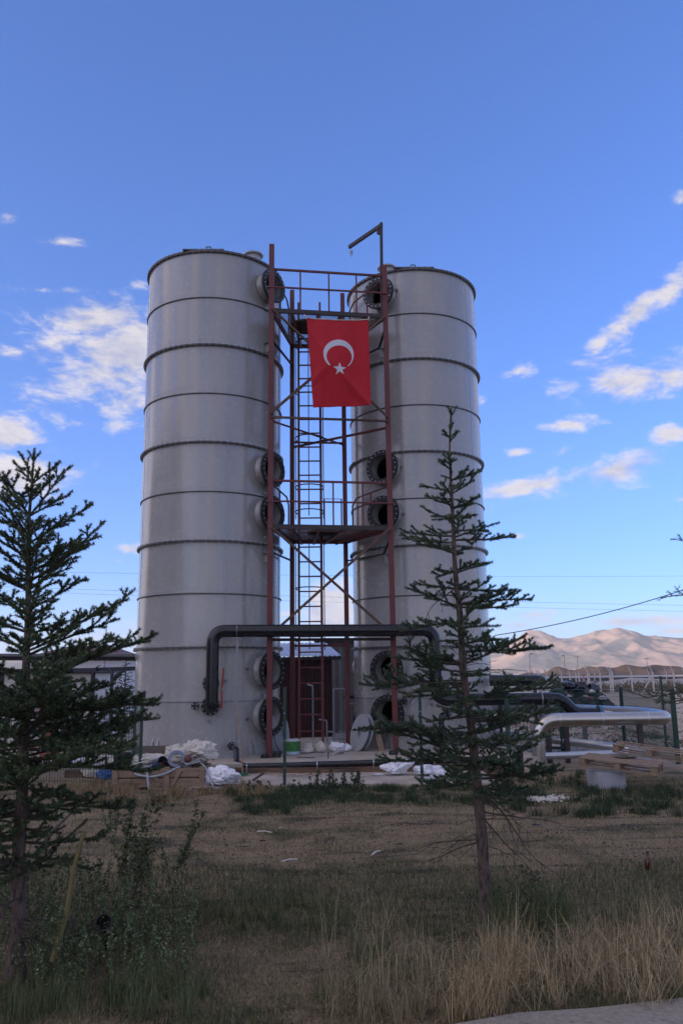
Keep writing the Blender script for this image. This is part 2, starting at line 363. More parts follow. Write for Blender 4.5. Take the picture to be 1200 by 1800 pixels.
# added unseen hill to the left, put there to block the low sun
blockm = material('sun_block_grass', (.16, .13, .08), .95, 0, .25, .05, .4, 2)
sdir = Vector((math.sin(SUN_AZ), math.cos(SUN_AZ), 0)); tdir = Vector((-sdir.y, sdir.x, 0)); cen = sdir * 215
pts = []
for j in range(41):
    v = -1 + 2 * j / 40
    for i in range(81):
        u = -1 + 2 * i / 80; p = cen + sdir * v * 95 + tdir * u * 190 + tdir * -45
        e = (math.cos(math.pi * v) * .5 + .5) * min(1, (1 - abs(u)) * 3.2) ** 1.2
        pts.append((p.x, p.y, 74 * e * (1 + .12 * mnoise.noise(Vector((p.x * .02, p.y * .02, 0)))) - .4))
sheet('sun_block_ridge', pts, 41, blockm)
# mountains
SK = [(-400, 1140), (300, 1172), (600, 1176), (760, 1168), (840, 1150), (900, 1128), (932, 1109), (955, 1113), (985, 1123), (1005, 1122), (1032, 1118), (1058, 1112), (1090, 1110), (1115, 1113), (1150, 1121), (1200, 1123), (1290, 1128), (1400, 1120), (1600, 1150), (2200, 1165)]
def skyl(az):
    for (a, ya), (b, yb) in zip(SK, SK[1:]):
        if a <= az <= b: t = (az - a) / (b - a); t = t * t * (3 - 2 * t) * .5 + t * .5; return ya + (yb - ya) * t
    return 1175
pts = []; NA, ND = 520, 150
for j in range(ND):
    dd = 2300 + 1500 * j / (ND - 1); v = (dd - 2300) / 1500
    for i in range(NA):
        px = -300 + 2400 * i / (NA - 1); dr = ray(px, 1183 - (px - 600) * .0122); dr.z = 0; dr.normalize()
        hgt = (1187 - (px - 600) * .0122 - skyl(px)) / FOC * 3230
        prof = math.sin(min(1, v / .62) * math.pi / 2) ** 1.7 if v < .62 else 1 - .35 * ((v - .62) / .38) ** 2
        x, y = dr.x * dd, dr.y * dd
        q = Vector((x * .0052, y * .0019, 1.3)); rg = mnoise.ridged_multi_fractal(q, 1.0, 2.1, 7, 1.0, 2.0) / 2.2
        q2 = Vector((x * .017, y * .007, 5)); rg2 = mnoise.ridged_multi_fractal(q2, .9, 2.2, 5, 1.0, 2.0) / 2.2
        er = (rg - .55) * .30 + (rg2 - .5) * .14
        k = prof * (1 + er * 1.25 * (1 - .72 * min(1, v / .62) ** 3)) if v < .62 else prof * (1 + er * .04)
        pts.append((x, y, -1.5 + max(0, hgt) * k))
mtm = bpy.data.materials.new('bare_mountain'); mtm.use_nodes = True
N = mtm.node_tree.nodes; L = mtm.node_tree.links; b = N['Principled BSDF']; g = N.new('ShaderNodeNewGeometry')
n1 = N.new('ShaderNodeTexNoise'); n1.inputs['Scale'].default_value = .005; n1.inputs['Detail'].default_value = 9; n1.inputs['Roughness'].default_value = .62; n1.inputs['Distortion'].default_value = .6
L.new(g.outputs['Position'], n1.inputs['Vector'])
cr = N.new('ShaderNodeValToRGB'); L.new(n1.outputs['Fac'], cr.inputs[0]); e = cr.color_ramp.elements
e[0].position = .36; e[0].color = (.28, .22, .18, 1); e[1].position = .5; e[1].color = (.255, .205, .17, 1)
x_ = cr.color_ramp.elements.new(.56); x_.color = (.10, .105, .10, 1); x_ = cr.color_ramp.elements.new(.66); x_.color = (.15, .14, .12, 1)
L.new(cr.outputs[0], b.inputs['Base Color']); b.inputs['Roughness'].default_value = 1; b.inputs['Specular IOR Level'].default_value = 0
bp = N.new('ShaderNodeBump'); bp.inputs['Strength'].default_value = 1; bp.inputs['Distance'].default_value = 12
n2 = N.new('ShaderNodeTexNoise'); n2.inputs['Scale'].default_value = .014; n2.inputs['Detail'].default_value = 8; L.new(g.outputs['Position'], n2.inputs['Vector']); L.new(n2.outputs['Fac'], bp.inputs['Height']); L.new(bp.outputs[0], b.inputs['Normal'])
sheet('mountains', pts, ND, mtm)
# haze
hb = MB().box((0, 900, 104), (8000, 7000, 210)); hm = bpy.data.materials.new('haze_air'); hm.use_nodes = True
hn = hm.node_tree.nodes; hl = hm.node_tree.links; hn.remove(hn['Principled BSDF'])
pv = hn.new('ShaderNodeVolumePrincipled'); pv.inputs['Color'].default_value = (.74, .87, 1.0, 1); pv.inputs['Density'].default_value = 1.6e-4; pv.inputs['Anisotropy'].default_value = .2
hl.new(pv.outputs[0], hn['Material Output'].inputs['Volume'])
haze = hb.build('haze', hm); tag(haze, kind='stuff')

# ------------------------------------------------------------------ slab and apron
SLT = .035
def slabz(x): return .2 + SLT * max(-1.0, min(1.0, (x + 1.5) / 3)) * 1.6 if x > -1.5 else .2
b = MB(); xx = [-6.2, -4, -1.5, 0, 1.5, 3.75]; top = []; bot = []
for x in xx:
    for y in (16.38, 24.5): top.append((x, y, slabz(x))); bot.append((x, y, -.15))
b.add(top + bot, [(2 * i, 2 * i + 1, 2 * i + 3, 2 * i + 2) for i in range(5)] + [(12 + 2 * i, 14 + 2 * i, 15 + 2 * i, 13 + 2 * i) for i in range(5)] +
      [(2 * i, 2 * i + 2, 14 + 2 * i, 12 + 2 * i) for i in range(5)] + [(2 * i + 1, 13 + 2 * i, 15 + 2 * i, 2 * i + 3) for i in range(5)] + [(0, 12, 13, 1), (10, 11, 23, 22)])
tag(b.build('concrete_slab', MT['concrete'], bevel=.015), kind='structure')
b = MB(); b.box((-1.1, 16.3, .045), (8.4, .1, .17)); tag(b.build('slab_footing', MT['concretedamp'], bevel=.01), kind='structure')
b = MB(); n = 40
front = [(-2.6 + i * (5.2 / n), 14.5 + .10 * mnoise.noise(Vector((i * .35, 0, 0))) - (.35 if i < 6 else 0) * (1 - i / 6)) for i in range(n + 1)]
vs = [(x, y, .028) for x, y in front] + [(x, 16.24, .028) for x, y in front] + [(x, y, -.1) for x, y in front]
k = n + 1
b.add(vs, [(i, i + 1, k + i + 1, k + i) for i in range(n)] + [(i + 1, i, 2 * k + i, 2 * k + i + 1) for i in range(n)])
tag(b.build('concrete_apron', MT['concrete']), kind='structure')
b = MB(); vs = []
kp = [(.35, 4.62), (.9, 4.83), (1.3, 4.88), (1.9, 5.02), (2.8, 5.1), (4.5, 5.3), (4.5, 3.2), (.2, 3.2)]
b.add([(x, y, .035) for x, y in kp] + [(x, y, -.2) for x, y in kp], [tuple(range(8))] + [(i, (i + 1) % 8, 8 + (i + 1) % 8, 8 + i) for i in range(8)])
tag(b.build('road_edge', material('gritty_concrete', (.27, .235, .19), .9, 0, .3, 30, .8, 90, col2=(.16, .13, .1), c2scale=14)), kind='structure')

# ------------------------------------------------------------------ tanks
RINGS = [11.46, 10.32, 9.17, 8.03, 6.90, 5.79, 4.70, 3.57, 2.44, 1.34]
def flange_bolts(o, axis, r, n, s, t):
    b = MB(); u, v, d = frame(axis)
    for i in range(n):
        a = 2 * math.pi * (i + .5) / n; p = Vector(o) + (u * math.cos(a) + v * math.sin(a)) * r
        b.disc(p, d, s, t, 6)
    return b
def make_tank(loc, rad_, phi_man, mhz, label, clips, blind, noz_az, side):
    cx, cy, z0 = loc; H = 11.46; T = thing('storage_tank', loc, label, 'tank', 'pair of tall grey tanks')
    # hollow shell, manholes cut through
    b = MB(); b.lathe([(.001, z0 + .02), (rad_, z0 + .02), (rad_, H), (rad_ - .03, H), (rad_ - .03, z0 + .06), (.001, z0 + .06)], (cx, cy, 0), n=160)
    sh = b.build('shell', MT['tank'], T, smooth=30)
    n = Vector((math.sin(phi_man), -math.cos(phi_man), 0)); c0 = Vector((cx, cy, 0))
    cb = MB()
    for z in mhz: cb.lathe([(.0001, rad_ - .3), (.285, rad_ - .3), (.285, rad_ + .3), (.0001, rad_ + .3)], (cx, cy, z), n, 40)
    cut = cb.build('cut', MT['tank']); bpy.context.view_layer.update()
    md = sh.modifiers.new('b', 'BOOLEAN'); md.object = cut; md.operation = 'DIFFERENCE'; md.solver = 'EXACT'
    dg = bpy.context.evaluated_depsgraph_get(); nm = bpy.data.meshes.new_from_object(sh.evaluated_get(dg)); sh.modifiers.clear(); sh.data = nm
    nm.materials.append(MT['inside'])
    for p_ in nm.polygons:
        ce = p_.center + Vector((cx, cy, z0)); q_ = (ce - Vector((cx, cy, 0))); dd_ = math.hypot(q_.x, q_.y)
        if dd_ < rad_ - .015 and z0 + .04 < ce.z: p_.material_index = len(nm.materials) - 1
    nm.shade_smooth(); nm.set_sharp_from_angle(angle=rad(30)); bpy.data.objects.remove(cut)
    roof = MB().lathe([(rad_ + .01, H + .035), (rad_ * .6, H + .16), (.001, H + .26)], (cx, cy, 0), n=96).build('roof', MT['tank'], T, smooth=40)
    # bolted flange rings and thin joint bands
    for i, z in enumerate(RINGS):
        if i % 2 == 0:
            big = .065 if i else .055
            f = MB().ring((cx, cy, z), (0, 0, 1), rad_ - .005, rad_ + big, .036 if i else .05, 128).build('flange_ring', MT['ringdark'], T, smooth=30)
            bb = MB()
            for k in range(72):
                a = 2 * math.pi * k / 72; bb.disc((cx + (rad_ + big * .62) * math.cos(a), cy + (rad_ + big * .62) * math.sin(a), z + .005), (0, 0, 1), .012, .085, 6)
            tag(bb.build('bolt', MT['bolt'], f), kind='stuff')
        else:
            MB().lathe([(rad_ - .003, z - .018), (rad_ + .024, z - .012), (rad_ + .026, z + .008), (rad_ - .003, z + .012)], (cx, cy, 0), n=128).build('joint_band', MT['ringdark'] if i < 9 else MT['tank'], T, smooth=50)
    MB().lathe([(rad_ - .003, z0), (rad_ + .12, z0 + .0), (rad_ + .12, z0 + .03), (rad_ - .003, z0 + .03)], (cx, cy, 0), n=128).build('base_ring', MT['tank'], T, smooth=30)
    # vertical laminate seams
    for a in ((.35, -1.1) if side < 0 else (-.25, .9)):
        d = Vector((math.sin(a), -math.cos(a), 0)); t = Vector((d.y, -d.x, 0)); sb = MB()
        for za, zb in zip([z0 + .1] + RINGS[::-1], RINGS[::-1]):
            sb.box(c0 + d * (rad_ + .001) + Vector((0, 0, (za + zb) / 2)), (.05, .008, max(.02, zb - za - .1)), math.atan2(t.y, t.x))
        tag(sb.build('seam', MT['tank'], T, bevel=.003), kind='stuff')
    # manholes
    for z in mhz:
        o = Vector((cx, cy, z)); L_ = .245
        nk = MB().lathe([(.30, rad_ - .03), (.30, rad_ + L_), (.275, rad_ + L_), (.275, rad_ - .03)], o, n, 48, closed=True).build('manhole_neck', MT['tank'], T, smooth=30)
        MB().lathe([(.30, rad_ - .02), (.335, rad_ - .01), (.345, rad_ + .02), (.31, rad_ + .08), (.30, rad_ + .09)], o, n, 48).build('collar', MT['tank'], nk, smooth=60)
        MB().ring(o + n * (rad_ + L_), n, .275, .405, .05, 56).build('flange', MT['blackflange'], nk, smooth=30, bevel=.006)
        tag(flange_bolts(o + n * (rad_ + L_ + .01), n, .355, 20, .012, .075).build('bolt', MT['bolt'], nk), kind='stuff')
        MB().box(o + n * (rad_ + .05) + Vector((0, 0, -.52)), (.03, .06, .05), math.atan2(n.y, n.x)).build('clip', MT['tank'], T)
    # ties to the tower
    for z in (9.46, 4.51):
        lug = MB(); o = c0 + n * (rad_ + .12) + Vector((0, 0, z)); rz = math.atan2(n.y, n.x)
        lug.box(o + n * -.02, (.24, .16, .012), rz); lug.box(o + Vector((0, 0, -.1)) + n * -.02, (.24, .012, .2), rz); lug.box(o - n * .115 - Vector((0, 0, .08)), (.012, .2, .3), rz)
        lug.build('tie_bracket', MT['tank'], T)
    # little welded clips
    for (a, z) in clips:
        d = Vector((math.sin(a), -math.cos(a), 0)); p = c0 + d * (rad_ + .02) + Vector((0, 0, z)); rz = math.atan2(d.y, d.x)
        q = MB(); q.box(p, (.05, .035, .05), rz); q.box(p + d * .035 + Vector((0, 0, .015)), (.03, .085, .014), rz); q.build('clip', MT['zinc'], T)
    # stiffener fins at the foot
    for a in [x + y for x in (-1.25, -.55, .1, .75) for y in (-.045, .045)]:
        d = Vector((math.sin(a), -math.cos(a), 0)); w = Vector((-d.y, d.x, 0)) * .012; p = c0 + d * (rad_ - .002)
        pr = [p + Vector((0, 0, z0 + .03)), p + d * .11 + Vector((0, 0, z0 + .03)), p + d * .11 + Vector((0, 0, z0 + .1)), p + Vector((0, 0, z0 + .42))]
        MB().add([x - w for x in pr] + [x + w for x in pr], [(0, 1, 2, 3), (7, 6, 5, 4), (0, 4, 5, 1), (1, 5, 6, 2), (2, 6, 7, 3), (3, 7, 4, 0)]).build('stiffener', MT['tank'], T)
    # roof nozzle with flange
    p = c0 + Vector(noz_az)
    nz = MB().lathe([(.17, H - .02), (.17, H + .30), (.14, H + .30), (.14, H - .02)], p, n=32, closed=True).build('roof_nozzle', MT['tank'], T, smooth=30)
    MB().ring(p + Vector((0, 0, H + .30)), (0, 0, 1), .145, .235, .03, 32).build('flange', MT['tank'], nz, smooth=30)
    # lifting beam lying over the roof edge
    q = MB(); e = c0 + Vector((.05 if side < 0 else -.1, -rad_ + .03, H + .045)); q.box(e + Vector((-.1 if side < 0 else .05, 0, 0)), (.95, .1, .03), .02); q.tube([e + Vector((-.06, -.03, .01)), e + Vector((-.02, -.05, .06)), e + Vector((.06, -.05, .06)), e + Vector((.1, -.03, .01))], .014, 8)
    q.build('lifting_beam', MT['ringdark'], T)
    # blind flanges low on the wall
    for (a, z, r, L_) in blind:
        d = Vector((math.sin(a), -math.cos(a), 0)); o = c0 + Vector((0, 0, z))
        q = MB().lathe([(r * .6, rad_ - .02), (r * .6, rad_ + L_)], o, d, 20).build('branch_nozzle', MT['blackplastic'], T, smooth=40)
        MB().disc(o + d * (rad_ + L_), d, r, .035, 28).build('blind_flange', MT['blackflange'], q, smooth=40)
        tag(flange_bolts(o + d * (rad_ + L_ + .01), d, r * .72, 8 if r > .08 else 4, .011, .05).build('bolt', MT['bolt'], q), kind='stuff')
    return T, c0, n
MT['ringdark'] = material('dark_resin_edge', (.075, .072, .072), .45, 0, .25, 8, .2, 60)
LT = (-3.06, 19.08, .2); RT = (1.88, 20.05, .22); TR_ = 1.62
def azof(px, py, T):     # angle round a tank of a point seen at a pixel, and its height
    d = ray(px, py); ox, oy = -T[0], -T[1]; A = d.x ** 2 + d.y ** 2; B = 2 * (ox * d.x + oy * d.y); C = ox ** 2 + oy ** 2 - TR_ ** 2
    t = (-B - math.sqrt(max(0, B * B - 4 * A * C))) / (2 * A); x, y, z = d.x * t - T[0], d.y * t - T[1], EYE + d.z * t
    return math.atan2(x, -y), z
lc = [azof(x, y, LT) for x, y in ((456, 489), (450, 818), (450, 898), (359, 1199), (396, 1197), (367, 1268), (433, 1176), (433, 1264), (388, 1240), (461, 1300))]
rc = [azof(x, y, RT) for x, y in ((697, 511), (705, 821), (709, 904), (711, 1174), (682, 1220), (713, 1258), (681, 1304), (758, 1238))]
make_tank(LT, TR_, rad(55), (10.86, 6.40, 5.39, 1.95, 1.0), 'tall grey laminate tank behind the wooden crate of scrap, wearing the downturned black pipe', lc,
          [(*azof(344, 1241, LT), .075, .10), (*azof(404, 1311, LT), .085, .16)], (1.02, -.85, 0), -1)
make_tank(RT, TR_, rad(-30), (10.86, 6.53, 5.45, 1.95, 1.0), 'tall grey laminate tank partly hidden behind the slim spruce with the bare trunk', rc,
          [(*azof(711, 1232, RT), .075, .08)], (-.68, -1.1, 0), 1)

# ------------------------------------------------------------------ access tower
TW = thing('access_tower', (-.2, 18.6, slabz(0)), 'red steel access tower with ladder and two platforms between the grey tanks', 'tower')
FL = Vector((-1.535, 17.5, 0)); FR = Vector((1.075, 17.9, 0)); BL = Vector((-1.19, 19.55, 0)); BR = Vector((.09, 19.68, 0))
def Z(p, z): return Vector((p.x, p.y, z))
for p, zt, w in ((FL, 11.63, .115), (FR, 11.28, .115), (BL, 11.5, .11), (BR, 11.46, .11)):
    po = MB().bar(Z(p, slabz(p.x) + .012), Z(p, zt), w, up=(0, 1, 0)).build('post', MT['red'], TW, bevel=.008)
    MB().box(Z(p, slabz(p.x) + .008), (.26, .26, .016)).build('base_plate', MT['rust'], po)
PZ = (10.0, 5.0)
for pi, z in enumerate(PZ):
    pf = MB(); pf.bar(Z(FL, z), Z(FR, z), .06, .10, up=(0, 0, 1)); pl = pf.build('platform_edge_beam', MT['darksteel'], TW)
    for (a, b_) in ((FL, BL), (BL, BR), (BR, FR)): MB().bar(Z(a, z - .003), Z(b_, z - .003), .06, .1, up=(0, 0, 1)).build('platform_edge_beam', MT['red'], TW)
    for t in (.18, .4, .6, .82):
        a = FL.lerp(FR, t); c = BL.lerp(BR, t); MB().bar(Z(a, z - .045), Z(c, z - .045), .05, .06, up=(0, 0, 1)).build('joist', MT['red'], TW)
    g = MB()     # expanded mesh floor
    nb = 56
    for i in range(nb + 1):
        t = i / nb; g.bar(Z(FL.lerp(FR, t), z + .03), Z(BL.lerp(BR, t), z + .03), .006, .006)
    for i in range(47):
        t = i / 46
        if pi == 0 or True: g.bar(Z(FL.lerp(BL, t), z + .036), Z(FR.lerp(BR, t), z + .036), .006, .006)
    tag(g.build('grating', MT['rust'], TW), kind='stuff')
    # guard rail
    rz = z + 1.02
    R_ = MB(); R_.bar(Z(FL, rz), Z(FR, rz), .045, .045, up=(0, 0, 1)); R_.bar(Z(FL, rz - .47) + Vector((-.1, -.075, 0)), Z(FR, rz - .47) + Vector((.12, -.06, 0)), .035, .035, up=(0, 0, 1))
    rl = R_.build('guard_rail', MT['red'], TW)
    for t in ((.25, .5, .745) if pi == 0 else (.24, .52, .77)): MB().bar(Z(FL.lerp(FR, t), z + .05), Z(FL.lerp(FR, t), rz - .02), .035, up=(0, 1, 0)).build('baluster', MT['red'], TW)
    for F_, B_, e in ((FL, BL, .72), (FR, BR, .72)):
        q = F_.lerp(B_, e); q2 = F_.lerp(B_, e + .1); mid = F_.lerp(B_, .4)
        MB().tube([Z(F_, rz - .05), Z(q, rz - .05), Z(q2, rz - .2), Z(q2, z + .05)], .02, 8).build('side_rail', MT['red'], TW)
        MB().bar(Z(mid, z + .05), Z(mid, rz - .07), .035, up=(0, 1, 0)).build('baluster', MT['red'], TW)
    if pi == 1:
        for (x0, x1, y) in ((-.4, .0, 18.9),):
            MB().tube([(x0, y, z + .05), (x0, y, z + .9), (x1, y + .04, z + .9), (x1, y + .04, z + .05)], .018, 8).build('inner_rail', MT['red'], TW)
# braces
def brace(p, q, w=.055, m='rust'): MB().angle(p, q, w).build('brace', MT[m], TW)
f = Vector((0, -.06, 0))
brace(Z(FL, 10.0) + f, Z(FR, 7.5) + f); brace(Z(FR, 9.95) + f * 1.8, Z(FL, 7.5) + f * 1.8)
brace(Z(FL, 7.42) + f, Z(FR, 7.42) + f)
brace(Z(FL, 4.97) + f, Z(FR, 2.62) + f); brace(Z(FR, 4.97) + f * 1.8, Z(FL, 2.62) + f * 1.8)
brace(Z(FL, 2.55) + f * .9, Z(FR, 2.55) + f * .9, .06, 'darksteel')
brace(Z(FL, 7.36), Z(BR, 7.40), .045, 'red'); brace(Z(FR, 7.30), Z(BL, 7.33), .045, 'red'); brace(Z(BL, 7.45), Z(BR, 7.45), .05, 'red')
brace(Z(BL, 2.5), Z(BR, 2.5), .05, 'red')
for (F_, B_, T, ph) in ((FL, BL, LT, 55), (FR, BR, RT, -30)):
    a = rad(ph if ph > 0 else 30) * (1 if ph > 0 else 1); n = Vector((math.sin(a), -math.cos(a), 0)) if ph > 0 else Vector((-math.sin(rad(30)), -math.cos(rad(30)), 0))
    lp = Vector((T[0], T[1], 0)) + n * (TR_ + .24)
    for z in (9.46, 4.51):
        MB().bar(Z(F_, z + .3), Z(lp, z + .02), .05, .03, up=(0, 0, 1)).build('tank_tie', MT['darksteel'], TW)
        MB().bar(Z(B_, z + .02), Z(lp, z), .05, .03, up=(0, 0, 1)).build('tank_tie', MT['darksteel'], TW)
# ladder with its hoops
lx0, lx1, ly = -1.0, -.475, 19.0
lad = MB(); lad.bar((lx0, ly, .26), (lx0, ly, 10.9), .05, .045, up=(0, 1, 0)); lad.bar((lx1, ly, .26), (lx1, ly, 10.9), .05, .045, up=(0, 1, 0))
lad = lad.build('ladder', MT['red'], TW)
r0 = MB().bar((lx0 + .025, ly, .62), (lx1 - .025, ly, .62), .03, up=(0, 0, 1)).build('rung', MT['red'], lad)
z = .98
while z < 10.8:
    r_ = r0.copy(); COL.objects.link(r_); r_.parent = lad; r_.location.z += z - .62; z += .345
cg = MB(); xm = (lx0 + lx1) / 2; hz_ = [2.6 + i * 1.18 for i in range(7)]
def hoop(z): return [Vector((xm + .33 * math.sin(a), ly + .03 - .30 - .36 * math.cos(a), z)) for a in np.linspace(-1.75, 1.75, 13)]
for z in hz_:
    if abs(z - 5) < .3: z += .6
    h = [Vector((lx0 - .03, ly, z))] + hoop(z) + [Vector((lx1 + .03, ly, z))]; MB().tube(h, .014, 6).build('cage_hoop', MT['darksteel'], lad)
for i in (0, 3, 6, 9, 12):
    a = np.linspace(-1.75, 1.75, 13)[i]; x = xm + .33 * math.sin(a); y = ly + .03 - .30 - .36 * math.cos(a)
    for z0_, z1_ in ((2.4, 4.92), (5.4, 9.9)): MB().bar((x, y, z0_), (x, y, z1_), .022, .008, up=(0, 1, 0)).build('cage_strap', MT['darksteel'], lad)
# davit
dv = MB(); top = Vector((1.06, 17.97, 12.38)); dv.bar((1.0, 17.93, 9.95), (1.03, 17.95, 12.42), .07, up=(0, 1, 0)); tip = Vector((.27, 18.85, 12.3)); dv.bar((1.05, 17.93, 12.36), tip, .06, .09, up=(0, 0, 1)); dv.box((.97, 18.05, 12.26), (.09, .05, .16), .8)
dv = dv.build('hoist_arm', MT['darksteel'], TW, bevel=.004)
hk = MB(); hk.tube([tip + Vector((.05, -.05, -.04)), tip + Vector((.05, -.05, -.12))], .008, 6); hk.disc(tip + Vector((.05, -.05, -.16)), (1, 1, 0), .045, .03, 14); hk.tube([tip + Vector((.05, -.05, -.2)), tip + Vector((.07, -.06, -.24)), tip + Vector((.05, -.05, -.27)), tip + Vector((.03, -.04, -.25))], .01, 6)
hk.build('hook', MT['zinc'], dv)
# loose lids lying on the gratings
for (x, y, z, r, lb) in ((-.78, 18.55, 9.93, .42, 'black round lid lying on the upper tower platform'), (-.45, 18.7, 4.93, .36, 'black round lid lying on the lower tower platform')):
    z += .12; o = MB().lathe([(.001, z), (r, z), (r, z + .03), (r * .8, z + .05), (.001, z + .05)], (x, y, 0), n=36).build('round_lid', MT['blackflange'], smooth=30); tag(o, lb, 'lid')

# ------------------------------------------------------------------ flag
C4 = [at(539, 559, 17.36), at(647, 562, 17.40), at(550, 715, 17.30), at(652, 713, 17.32)]
def cloth(u, v):
    p = C4[0].lerp(C4[1], u).lerp(C4[2].lerp(C4[3], u), v)
    sag = .035 * 4 * u * (1 - u) * (1 - v) ** 1.2; p = p - Vector((0, 0, sag))
    cu, cv = .36, .52                                            # point where the braces behind push and fold the cloth
    d = -.14 * max(0, 1 - math.hypot((u - cu) * 1.25, (v - cv) * 1.1) / .62) ** 1.1
    L1 = (v - cv) - (u - cu) * .78                                # crease down to the lower right corner
    t = (u - cu)
    if t > 0: d += -.075 * max(0, 1 - abs(L1) / .11) * min(1, t * 3)
    else:
        L2 = (v - cv) - (u - cu) * -.55; d += -.035 * max(0, 1 - abs(L2) / .09) * min(1, -t * 4)
        L3 = (v - cv) - (u - cu) * 1.15; d += -.03 * max(0, 1 - abs(L3) / .08) * min(1, -t * 4)
    if L1 > 0 : d += .05 * min(1, L1 * 2.5)
    d += .008 * math.sin(u * 17 + v * 3) + .010 * mnoise.noise(Vector((u * 3, v * 4, 0)))
    p.y += d
    return p
NU, NV = 70, 100; vs = [cloth(i / NU, j / NV) for j in range(NV + 1) for i in range(NU + 1)]; k = NU + 1
fb_ = MB().add(vs, [(j * k + i, j * k + i + 1, (j + 1) * k + i + 1, (j + 1) * k + i) for j in range(NV) for i in range(NU)])
FG = thing('flag', tuple(C4[0]), 'red flag with white crescent and star hanging from the upper tower platform', 'flag')
o = fb_.build('cloth', MT['fabricred'], FG); o.data.shade_smooth(); sm = o.modifiers.new('s', 'SOLIDIFY'); sm.thickness = .003; sm.offset = 0
def onflag(px, py):       # photo pixel -> cloth u,v
    A = np.array([[539, 559], [647, 562], [550, 715], [652, 713]], float); u = .5; v = .5
    for _ in range(20):
        p = (A[0] * (1 - u) + A[1] * u) * (1 - v) + (A[2] * (1 - u) + A[3] * u) * v; e = np.array([px, py]) - p
        du = (A[1] - A[0]) * (1 - v) + (A[3] - A[2]) * v; dv_ = (A[2] - A[0]) * (1 - u) + (A[3] - A[1]) * u
        s = np.linalg.solve(np.array([du, dv_]).T, e); u += s[0]; v += s[1]
    return u, v
def onc(px, py, e=.006):
    u, v = onflag(px, py); p = cloth(u, v); p.y -= e; return p
vs = []; fs = []; NA_ = 72; NR = 5
for i in range(NA_ + 1):
    t = -1 + 2 * i / NA_; ao = -math.pi / 2 + t * 2.48; ai = -math.pi / 2 + t * 2.46
    po = (595 + 26.5 * math.cos(ao), 624.5 + 27 * math.sin(ao)); pi_ = (596 + 22 * math.cos(ai * 1), 629 + 20.5 * math.sin(ai))
    if i in (0, NA_): pi_ = po
    for j in range(NR): s = j / (NR - 1); vs.append(onc(po[0] * (1 - s) + pi_[0] * s, po[1] * (1 - s) + pi_[1] * s))
for i in range(NA_):
    for j in range(NR - 1): fs.append((i * NR + j, i * NR + j + 1, (i + 1) * NR + j + 1, (i + 1) * NR + j))
MB().add(vs, fs).build('crescent', MT['fabricwhite'], FG)
vs = [onc(597, 651.5)]; fs = []; m_ = 4
for q in range(10):
    a = -math.pi / 2 + .0 + q * math.pi / 5; r = 12 if q % 2 == 0 else 4.7; a2 = -math.pi / 2 + (q + 1) * math.pi / 5; r2 = 4.7 if q % 2 == 0 else 12
    A = np.array([r * math.cos(a), r * math.sin(a)]); B = np.array([r2 * math.cos(a2), r2 * math.sin(a2)]); base = len(vs)
    for i in range(m_ + 1):
        for j in range(i + 1): p = A * (i - j) / m_ + B * j / m_; vs.append(onc(597 + p[0], 651.5 + p[1]))
    idx = lambda i, j: base + i * (i + 1) // 2 + j
    for i in range(m_):
        for j in range(i + 1):
            fs.append((idx(i, j), idx(i + 1, j), idx(i + 1, j + 1)))
            if j < i: fs.append((idx(i, j), idx(i + 1, j + 1), idx(i, j + 1)))
MB().add(vs[1:], [tuple(i - 1 for i in f) for f in fs]).build('star', MT['fabricwhite'], FG)
hm_ = [cloth(i / 20, 0) - Vector((0, .004, -.008)) for i in range(21)]; MB().tube([C4[0] + Vector((-.06, 0, .1))] + hm_ + [C4[1] + Vector((.02, 0, .08))], .012, 6).build('hem', MT['tarp'], FG)

# ------------------------------------------------------------------ black pipework
PB = thing('black_pipe_run', (-2.68, 17.0, .2), 'thick black pipe crossing in front of the tower and turning down at both tanks', 'pipe')
yL, yR = 17.08, 17.75; zt = 2.755
path = smoothpath([(-2.665, yL, 1.28), (-2.665, yL, zt), (1.93, 17.6, zt - .01), (1.93, 17.6, 1.30), (4.15, 17.7, 1.30)], .26, 8)
MB().tube(path, .128, 24).build('pipe_body', MT['blackplastic'], PB, smooth=50)
ft = Vector((-2.665, yL, 1.24)); tc_ = Vector((LT[0], LT[1], 1.24)); dn = (tc_ - ft).normalized()
MB().tube(smoothpath([(-2.665, yL, 1.35), (-2.665, yL, 1.24), ft + dn * .45], .12, 6), .13, 24).build('elbow', MT['blackplastic'], PB, smooth=50)
for zz, rr in ((1.24, .19), (1.70, .17)):
    o_ = Vector((-2.665, 17.0, zz)); d_ = (Vector((LT[0], LT[1], zz)) - o_).normalized(); e = Vector((LT[0], LT[1], zz)) - d_ * (TR_ + .1)
    MB().disc(e, d_, rr, .045, 32).build('flange', MT['blackflange'], PB, smooth=30)
    fb3 = flange_bolts(e - d_ * .01, d_, rr * .86, 10, .013, .06); tag(fb3.build('bolt', MT['bolt'], PB), kind='stuff')
    MB().tube([e + d_ * .15, e - d_ * .1], rr * .68, 20).build('flange_stub', MT['blackplastic'], PB, smooth=40)
for p, q in (((-2.44, 17.1, 2.0), (-2.48, 17.2, 1.62)), ((-2.47, 17.1, 1.56), (-2.48, 17.2, 1.2))): MB().bar(p, q, .065, .03).build('valve_handle', MT['handle'], PB)
for x, y in ((-2.17, yL + .06), (1.42, 17.56)):
    zt_ = zt - .15; s_ = MB(); s_.bar((x, y, slabz(x)), (x, y, zt_), .045, up=(0, 1, 0)); s_.box((x, y, zt_), (.2, .1, .03)); s_.build('support_post', MT['zinc'], PB)
    u = MB(); u.tube([Vector((x, y, zt)) + Vector((0, math.cos(a) * .14, math.sin(a) * .14)) for a in np.linspace(0, 2 * math.pi, 20)[:-1]], .008, 5, closed=True); u.build('clamp', MT['zinc'], PB)
